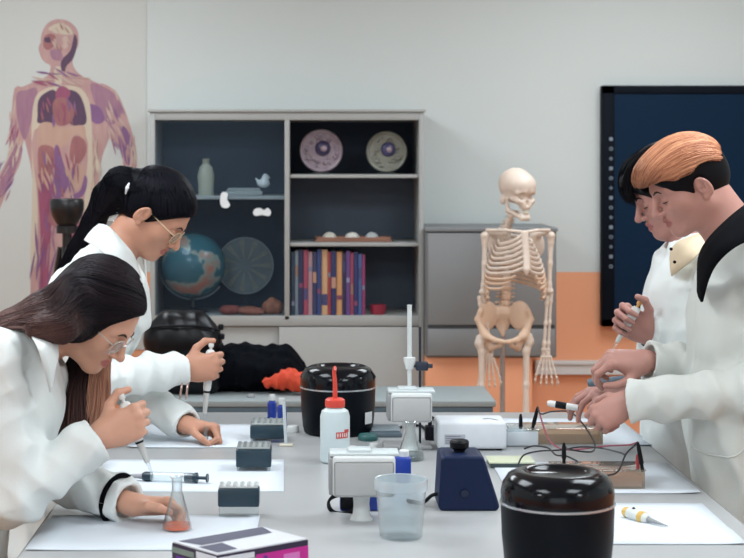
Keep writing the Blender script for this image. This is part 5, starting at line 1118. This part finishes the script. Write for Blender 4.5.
v = _v(bm, [cc + (q - cc) * .985 + Vector((0, 0, H_ + .0005)) for q in q4]); v2 = _v(bm, [cc + (q - cc) * .985 + Vector((0, 0, H_ + .003)) for q in q4]); bm.faces.new(v[::-1]); bm.faces.new(v2)
for i in range(4): bm.faces.new((v[i], v[(i + 1) % 4], v2[(i + 1) % 4], v2[i]))
obj('lid', bm, MW, t, sm=False)
bm = BM(); u = (q4[3] - q4[0]); w_ = (q4[1] - q4[0]); pp = lambda a, b, z=.0036: q4[0] + u * a + w_ * b + Vector((0, 0, H_ + z))
v = _v(bm, [pp(.04, .05), pp(.98, .04), pp(.90, .42), pp(.10, .46)]); bm.faces.new(v); v = _v(bm, [pp(.04, .52), pp(.30, .50), pp(.26, .92), pp(.04, .94)]); bm.faces.new(v)
obj('lid_print', bm, mat('print_slate', (84, 86, 104), rough=.5), t, sm=False)

# ---------------------------------------------------------------- things in the hands
def pipette(a, b, lab, s=1.0, top=None, grp=None):
    """a = top end, b = tip"""
    a = Vector(tuple(a)); b = Vector(tuple(b)); L_ = (b - a).length
    t = thing('pipette', lab, 'pipette', a, align(a, b), grp); r = s
    bm = BM(); lathe(bm, [(0, .012), (.009 * r, .012), (.0135 * r, .018), (.0150 * r, .035), (.0125 * r, .07), (.0115 * r, L_ * .50), (.0095 * r, L_ * .54), (0, L_ * .54)], 20); obj('handle', bm, mat('pipette_white', (222, 224, 222), rough=.35), t)
    bm = BM(); lathe(bm, [(0, -.006), (.007 * r, -.006), (.008 * r, -.002), (.0075 * r, .004), (.004, .005), (.004, .014), (0, .014)], 16); obj('plunger_button', bm, top or WPL, t)
    bm = BM(); lathe(bm, [(.0092 * r, L_ * .53), (.0100 * r, L_ * .535), (.0098 * r, L_ * .555), (.0088 * r, L_ * .56)], 18, cap=False); obj('ring', bm, DK, t)
    bm = BM(); lathe(bm, [(0, L_ * .54), (.0088 * r, L_ * .55), (.0062 * r, L_ * .78), (.0050 * r, L_ * .80), (0, L_ * .80)], 16); obj('shaft', bm, mat('shaft_grey', (204, 208, 206), rough=.35), t)
    bm = BM(); lathe(bm, [(0, L_ * .79), (.0050 * r, L_ * .79), (.0036 * r, L_ * .88), (.0009, L_), (0, L_)], 12); obj('tip', bm, FROST, t)
def gripped(p, i, tip, lab, top_ext=.10, s=1.0, top=None, loc=(.072, .0, -.030)):
    """pipette running through the closed hand i of person p down to tip"""
    S_, E, W, a = p['arms'][i]; Fr = frame(a['D'], a['N'])
    if a['side'] == 'L': Fr[:, 1] *= -1
    g = W + Fr @ (np.array(loc) * a.get('sc', 1)); tip = np.array(tuple(tip)); d = (g - tip) / np.linalg.norm(g - tip)
    pipette(g + d * top_ext, tip, lab, s, top)
gripped(g1, 0, P(154, 479, 472), 'white pipette in the raised hand of the long haired woman', .058, .95)
gripped(g2, 0, P(203, 430, 361), 'white pipette in the raised hand of the ponytail woman', .058, .95)
gripped(m2, 1, P(611, 352, 372), 'white pipette with a yellow button held by the dark haired man', .060, .9, mat('yellow_button', (214, 160, 84), rough=.4))
bm = BM(); q = P(206, 434, 368); lathe(bm, [(.0, 0), (.004, .001), (.0062, .012), (.0062, .045), (.0072, .047), (.0058, .047), (.0052, .012), (0, .006)], 16)
o = obj('sample_tube', bm, FROST, None); o.location = (q.x, q.y, TZ + .004); tag(o, 'small clear tube held upright by the ponytail woman on the bench', 'tube')
a, b = P(588, 383, 384), P(634, 379, 388)
t = thing('marker_tube', 'grey blue tube held level by the two men above the gel box', 'tube', a, align(a, b)); L_ = (b - a).length
bm = BM(); lathe(bm, [(0, 0), (.010, .001), (.011, .01), (.011, L_ * .98), (.009, L_), (0, L_)], 20); obj('barrel', bm, mat('tube_slate', (96, 112, 124), rough=.35), t)
a, b = P(547, 403, 380), P(578, 408, 382)
t = thing('small_pipettor', 'short white instrument with a black band between the fingers of a man', 'pipette', a, align(a, b)); L_ = (b - a).length
bm = BM(); lathe(bm, [(0, 0), (.006, .001), (.0085, .008), (.0085, L_), (0, L_)], 18); obj('barrel', bm, MATS['pipette_white'], t)
bm = BM(); lathe(bm, [(.0086, L_ * .28), (.0092, L_ * .29), (.0092, L_ * .62), (.0086, L_ * .63)], 18, cap=False); obj('black_band', bm, DK, t)

# ---------------------------------------------------------------- black bag, cloth and orange jacket on the low bench
def P3(px, py, s): return np.array(P(px, py, s))
sB = ts(396, BZ); q = P(181, 0, sB)
bag = Sdf(); bag.caps((-.08, 0, .06), (.08, 0, .06), .075, k=.03); bag.caps((-.075, 0, .20), (.075, 0, .20), .078, k=.03); bag.caps((-.05, 0, .262), (.05, 0, .262), .055, k=.04); bag.cut(lambda p: -p[:, 2]); bag.cut(lambda p: np.abs(p[:, 1]) - .085, .02)
bag.post = lambda p: folds(p * 1.1, .0018)
t = thing('black_bag', 'shiny black bag standing on the low bench behind the ponytail woman', 'bag', (q.x, F / sB + .085, BZ)); SHB = mat('bag_black', (5, 9, 16), rough=.32, spec=.3, noise=.1, bump=.1, bscale=25)
obj('bag_body', bag.mesh(.006), SHB, t, ang=180)
bm = BM(); tube(bm, spline([(-.15, -.05, .245), (-.08, -.082, .262), (0, -.088, .266), (.08, -.082, .262), (.145, -.05, .245)], 6), .005, 8); obj('zip', bm, DK, t)
for k in range(5):
    bm = BM(); box(bm, -.010, .010, -.012, .012, 0, .022, .004); o = obj('side_buckle', bm, DK, t); o.location = (.148 + .004 * (k % 2), -.03, .10 + .036 * k)
cl = Sdf(); s_ = ts(393, BZ)
C3 = lambda px, py, dy=0: P3(px, py, s_) + (0, .08 + dy, 0)
cl.chain([C3(214, 380), C3(228, 372), C3(250, 374), C3(280, 374), C3(300, 382)], [.055, .068, .062, .064, .036], k=.05, flat=((0, 1, 0), .7))
cl.chain([C3(222, 366, .05), C3(240, 364, .04), C3(282, 364, .03), C3(294, 374, .02)], [.050, .050, .048, .03], k=.05); cl.chain([C3(222, 388), C3(260, 386)], [.03, .03], k=.04)
cl.post = lambda p: folds(p * 1.3, .006); zb = BZ + .001; cl.cut(lambda p: zb - p[:, 2])
qb = P(250, 0, s_); o = obj('black_jacket', cl.mesh(.006), mat('jacket_black', (7, 11, 18), spec=.08, rough=.9, noise=.15, bump=.2, bscale=60), None, world=(qb.x, F / s_ + .08, BZ), ang=180); o.location = (qb.x, F / s_ + .08, BZ); tag(o, 'crumpled black jacket heaped on the low bench', 'jacket')
rj = Sdf(); s_ = ts(396, BZ); C3 = lambda px, py, dy=0: P3(px, py, s_) + (0, .03 + dy, 0)
rj.chain([C3(266, 386), C3(278, 383), C3(290, 380), C3(300, 384), C3(308, 388)], [.010, .020, .034, .030, .02], k=.02); rj.chain([C3(262, 383), C3(272, 381), C3(286, 376)], [.004, .008, .02], k=.012); rj.post = lambda p: folds(p * 2.4, .005); rj.cut(lambda p: zb - p[:, 2])
qb = P(288, 0, s_); o = obj('orange_jacket', rj.mesh(.004), mat('jacket_orange', (222, 76, 44), rough=.7, noise=.15), None, world=(qb.x, F / s_ + .03, BZ), ang=180); o.location = (qb.x, F / s_ + .03, BZ); tag(o, 'bright orange red cloth beside the black jacket on the low bench', 'cloth')
bm = BM(); q = P(251, 391, s_); lathe(bm, [(0, 0), (.014, 0), (.016, .004), (.012, .012), (0, .014)], 18); o = obj('small_clasp', bm, GPL, None); o.location = (q.x, F / ts(398, BZ) + .02, BZ); tag(o, 'small grey round cap in front of the black jacket', 'cap')

# ---------------------------------------------------------------- skeleton
S5 = 238.0; YK = F / S5
BONE = mat('bone', (228, 216, 204), rough=.5, noise=.06, nscale=14, rgb2=(212, 190, 172)); BONE2 = mat('bone_warm', (222, 190, 164), rough=.5, noise=.06)
base = (P(512, 0, S5).x, YK, 0)
sk = thing('skeleton_model', 'full human skeleton model hanging in front of the grey cabinet', 'skeleton', base)
def K(px, py, dy=0): q = np.array(P(px, py, S5)); q[1] += dy; return q
def part(name, sd, m_=None, h=.0032, par=None, lab=None): return obj(name, sd.mesh(h), m_ or BONE, par or sk, lab, world=base, ang=180)
# skull: faces the bench, turned towards the men and bowed
hf = np.array([.48, -.85, -.14]); SM = m4(frame(hf, (0, 0, 1)), K(517.5, 192), .93)
s = Sdf(); s.M = SM
s.ell((-.015, 0, .030), (.092, .072, .078), k=.02); s.ell((.045, 0, .035), (.040, .056, .042), k=.03)
for y in (-1, 1):
    s.caps((.075, y * .018, .012), (.062, y * .046, .006), .010, .009, k=.012); s.caps((.068, y * .036, -.030), (.006, y * .066, -.025), .009, .006, k=.012)
    s.caps((.060, y * .030, -.030), (.070, y * .012, -.058), .014, .012, k=.02)
    s.ell((-.03, y * .055, -.04), (.018, .012, .022), k=.015)
s.ell((.062, 0, -.045), (.022, .026, .026), k=.015); s.ell((.0, 0, -.02), (.05, .045, .03), k=.02)
for y in (-1, 1):
    s.ell((.086, y * .0285, -.008), (.034, .0185, .0175), k=.004, op=-1); s.ell((.025, y * .068, -.02), (.032, .014, .028), k=.01, op=-1)
s.ell((.092, 0, -.036), (.026, .0100, .015), k=.003, op=-1)
skl = part('skull', s, h=.0028)
j = Sdf(); j.M = SM
for y in (-1, 1):
    j.caps((.000, y * .056, -.030), (.006, y * .050, -.082), .007, .009, k=.01); j.caps((.006, y * .050, -.082), (.070, y * .014, -.108), .010, .011, k=.012)
j.caps((.072, -.014, -.106), (.072, .014, -.106), .012, k=.01); j.caps((.068, -.018, -.090), (.068, .018, -.090), .007, k=.008)
part('jaw', j, h=.0028)
tt = Sdf(); tt.M = SM
for row, z in ((0, -.071), (1, -.082)):
    for i in range(-4, 5): tt.ell((.079 - abs(i) * abs(i) * .0011, i * .0052, z), (.0042, .0028, .0058), k=.001)
part('teeth', tt, mat('teeth', (226, 222, 206), rough=.3), .0016, skl)
bm = BM(); q = Vector(K(516, 176)); tube(bm, [q - Vector((0, 0, .02)), q + Vector((0, 0, .018))], .007, 10); tube(bm, [q + Vector((0, 0, .018)) + Vector((.008 * math.sin(a), 0, .008 - .008 * math.cos(a))) for a in np.linspace(0, 6.2, 12)], .0025, 6); obj('hook', bm, mat('hook_metal', (120, 130, 132), rough=.3, metal=.7), sk, world=base)
# spine
sp_pts = spline([K(515, 212, .035), K(510, 222, .05), K(507, 232, .065), K(506, 250, .085), K(507, 268, .085), K(508, 284, .06), K(507, 298, .045), K(505, 312, .06)], 8)
cum = np.linspace(0, len(sp_pts) - 1, 24)
for i in range(24):
    p0 = np.array(tuple(sp_pts[int(cum[i])])); r = .012 + .011 * i / 23
    v = Sdf(); v.caps(p0 + (0, 0, .004), p0 - (0, 0, .004), r, k=.002, flat=((0, 1, 0), 1.1)); v.cut(lambda p, z=p0[2]: np.abs(p[:, 2] - z) - (.0065 + .0045 * i / 23), .002)
    v.caps(p0, p0 + (0, r * 2.0, -.010), .006, .003, k=.004); v.caps(p0 - (r * 1.7, -r, 0), p0 + (r * 1.7, r, 0), .0045, k=.004)
    part('vertebra', v, BONE2 if i > 17 else BONE, .003)
bm = BM(); tube(bm, sp_pts, [.010, .016], 8); obj('disc_column', bm, BONE2, sk, world=base)
# ribs: from spine, out, down and forward to the breastbone
st0, st1 = K(522, 233, -.085), K(523, 268, -.115)
sternum = Sdf(); sternum.chain([st0, st0 * .6 + st1 * .4, st1, st1 + (0, 0, -.02)], [.016, .0125, .014, .005], k=.006, flat=((0, 1, 0), 1.8)); rc = part('sternum', sternum, h=.003)
for i in range(12):
    u = i / 11; zt = (236 + 4.2 * i) - 6; top = K(506.5, zt + 6, .075 - .015 * u); W_ = .052 + .074 * math.sin(PI * (.07 + u * .50)); dp = .055 + .055 * math.sin(PI * min(1, .1 + u * .7)); drop = .032 + .030 * u
    for sg in (-1, 1):
        cx = K(514.5, 0)[0]
        if i < 7: e = st0 * (1 - i / 6.5) + st1 * (i / 6.5); e = e + (sg * .010, 0, -.002)
        elif i < 10: e = st1 + np.array((sg * (.022 + .020 * (i - 6)), .012 * (i - 6), -.006 - .020 * (i - 6)))
        else: e = np.array((cx + sg * W_ * .92, YK - .01 + .03 * (i - 10), top[2] - drop * 1.25))
        pts = [top, top + (sg * W_ * .55, .030, -.004), np.array((cx + sg * W_ * .98, YK + .020, top[2] - drop * .55)), np.array((cx + sg * W_ * .92, YK - .045, top[2] - drop * 1.0)), e * .45 + np.array((cx + sg * W_ * .62, YK - .085, top[2] - drop * 1.2)) * .55 if i < 10 else (e + np.array((cx + sg * W_ * .98, YK + .01, top[2] - drop * .9))) / 2, e]
        bm = BM(); tube(bm, spline(pts, 6), [.0040, .0058, .0060, .0060, .0055, .0045], 8, flat=1.3); obj('rib', bm, BONE if u < .6 else BONE2, sk, world=base)
# collar bones, shoulder blades
for sg, sh in ((-1, K(487, 233)), (1, K(549, 233))):
    c = Sdf(); c.chain([K(522, 231, -.08) + (sg * .014, 0, 0), (K(522, 229, -.06) + sh) / 2 + (0, -.035, .006), sh + (0, .0, .012)], [.008, .0062, .008], k=.006); part('collar_bone', c)
    b = Sdf(); b.chain([sh + (-sg * .005, .015, .0), sh + (-sg * .055, .065, -.010), sh + (-sg * .050, .075, -.115)], [.012, .010, .006], k=.02); b.ell(sh + (-sg * .045, .065, -.055), (.036, .010, .055), k=.02); part('shoulder_blade', b)
def bone(name, a, b, r0, r1, e0, e1, m_=None):
    a = np.array(a); b = np.array(b); d = b - a; s = Sdf(); s.chain([a, a + d * .12, a + d * .5, a + d * .88, b], [e0, r0, (r0 + r1) / 2 * .88, r1, e1], k=.012)
    w = np.array((1, 0, 0.)); s.caps(b - w * e1 * .7, b + w * e1 * .7, e1 * .8, k=.008); part(name, s, m_, .0032)
arms_ = [(K(485, 236), K(483.5, 292), K(481, 298), K(489, 352), -1), (K(551, 236), K(549, 291), K(549, 297), K(546, 350), 1)]
for A_, B_, C_, D_, sg in arms_:
    bone('upper_arm_bone', A_, B_, .0115, .010, .019, .013)
    d = (D_ - C_)
    bone('forearm_bone', C_ + (-.007, 0, 0), D_ + (-.009, 0, 0), .0070, .0075, .010, .008); bone('forearm_bone', C_ + (.009, .004, .012), D_ + (.010, .004, 0), .0068, .006, .010, .006)
    w = Sdf()
    for k in range(8): w.ell(D_ + ((k % 4 - 1.5) * .009, .003 * (k % 2), -.010 - .010 * (k // 4)), (.006, .006, .006), k=.003)
    part('wrist_bones', w, h=.0028)
    for k in range(5):
        x = (k - 2) * .0095; dx = (k - 2) * .006; q0 = D_ + (x, -.004, -.028); q1 = q0 + (dx * 1.2, -.006, -.055 + .012 * (k == (4 if sg < 0 else 0))); q2 = q1 + (dx * .8, -.004, -.032); q3 = q2 + (dx * .4, 0, -.022); q4_ = q3 + (0, .004, -.014)
        f_ = Sdf(); f_.chain([q0, q1, q2, q3, q4_], [.0048, .0042, .0038, .0034, .0022], k=.002)
        for qq in (q0, q1, q2, q3): f_.ell(qq, (.0056, .0056, .005), k=.003)
        part('finger_bone', f_, h=.0024)
# pelvis
pv = Sdf(); pcx = K(504, 324)
for sg in (-1, 1):
    pv.ell(pcx + (sg * .068, .012, .035), (.050, .014, .062), rot=np.array([[math.cos(.5 * sg), math.sin(.5 * sg), 0], [-math.sin(.5 * sg), math.cos(.5 * sg), 0], [0, 0, 1]]), k=.015)
    pv.chain([pcx + (sg * .100, -.02, .055), pcx + (sg * .112, -.01, .02), pcx + (sg * .082, -.02, -.045)], [.009, .010, .020], k=.014)
    pv.chain([pcx + (sg * .082, -.02, -.045), pcx + (sg * .045, -.055, -.062), pcx + (sg * .010, -.065, -.068)], [.018, .010, .010], k=.012); pv.chain([pcx + (sg * .080, -.01, -.05), pcx + (sg * .058, -.01, -.100), pcx + (sg * .022, -.055, -.085)], [.016, .012, .008], k=.012)
pv.chain([pcx + (0, .045, .045), pcx + (0, .060, -.005), pcx + (0, .040, -.050)], [.034, .026, .008], k=.02, flat=((0, 1, 0), 1.6))
part('pelvis', pv, BONE2)
for sg, hp, kn, an in ((-1, K(482, 338, -.01), K(480, 432, -.03), K(484, 520)), (1, K(526, 336, -.01), K(525, 432, -.03), K(524, 520))):
    q = np.array(hp); hd_ = pcx + (sg * .084, -.02, -.046); tr = q + (sg * .012, 0, -.01)
    s = Sdf(); s.ell(hd_, (.020,) * 3, k=.006); s.chain([hd_, tr + (0, 0, -.012), q * .85 + kn * .15, q * .5 + kn * .5, q * .15 + kn * .85, kn], [.012, .018, .0145, .0120, .0145, .022], k=.012); s.caps(tr, tr + (0, 0, .012), .014, k=.01); s.caps(kn - (.018, 0, 0), kn + (.018, 0, 0), .020, k=.01)
    part('thigh_bone', s, h=.0036)
    s = Sdf(); s.ell(kn + (0, -.035, .0), (.018, .009, .020), k=.004); part('kneecap', s, h=.004)
    s = Sdf(); s.chain([kn + (0, 0, -.03), kn + (0, 0, -.09), an + (0, 0, .12), an + (0, 0, .02)], [.026, .014, .011, .016], k=.012); part('shin_bone', s, h=.004)
    s = Sdf(); s.chain([kn + (sg * .03, .012, -.045), an + (sg * .022, .01, .03)], [.007, .007], k=.01); s.ell(kn + (sg * .03, .012, -.045), (.010,) * 3, k=.006); s.ell(an + (sg * .022, .01, .02), (.009, .009, .012), k=.006); part('calf_bone', s, h=.004)
    s = Sdf(); s.ell((an[0], an[1] + .03, an[2] - .02), (.02, .035, .022), k=.01)
    for k in range(5): s.chain([(an[0] + (k - 2) * .008, an[1], an[2] - .01), (an[0] + (k - 2) * .013, an[1] - .07, an[2] - .035), (an[0] + (k - 2) * .016, an[1] - .14 + abs(k - 2) * .01, an[2] - .05)], [.009, .006, .005], k=.004)
    part('foot_bones', s, h=.0034)
bm = BM(); x_ = K(505, 0)[0]; tube(bm, [(x_, YK + .09, .07), (x_, YK + .09, 1.02), (x_, YK + .06, 1.04)], .011, 12); obj('stand_pole', bm, SIL, sk, world=base)
bm = BM()
for k in range(5): a = k * 1.2566; tube(bm, [(x_, YK + .09, .075), (x_ + .28 * math.cos(a), YK + .09 + .28 * math.sin(a), .055)], [.016, .011], 8)
obj('stand_base', bm, SIL, sk, world=base)
for k in range(5):
    a = k * 1.2566; bm = BM(); lathe(bm, [(0, -.012), (.026, -.012), (.027, 0), (.026, .012), (0, .012)], 18, Matrix.Translation((x_ + .28 * math.cos(a), YK + .09 + .28 * math.sin(a), .027)) @ Matrix.Rotation(PI / 2, 4, 'X')); obj('castor', bm, DK, sk, world=base)
# ---------------------------------------------------------------- camera
cam = bpy.data.cameras.new('camera'); co = bpy.data.objects.new('camera', cam); COL.objects.link(co)
co.location = (0, 0, CAMZ); co.rotation_euler = (PI / 2, 0, 0)
cam.sensor_width = 36; cam.lens = 36 * F / 744; cam.shift_x = (372 - HX) / 744; cam.shift_y = -(279 - HY) / 744
cam.clip_start = .05; cam.clip_end = 60
cam.dof.use_dof = True; cam.dof.focus_distance = 4.15; cam.dof.aperture_fstop = 8
SC.camera = co
SC.view_settings.view_transform = 'Standard'; SC.view_settings.look = 'None'; SC.view_settings.gamma = 1; SC.view_settings.use_curve_mapping = False
SC.view_settings.exposure = EXPO
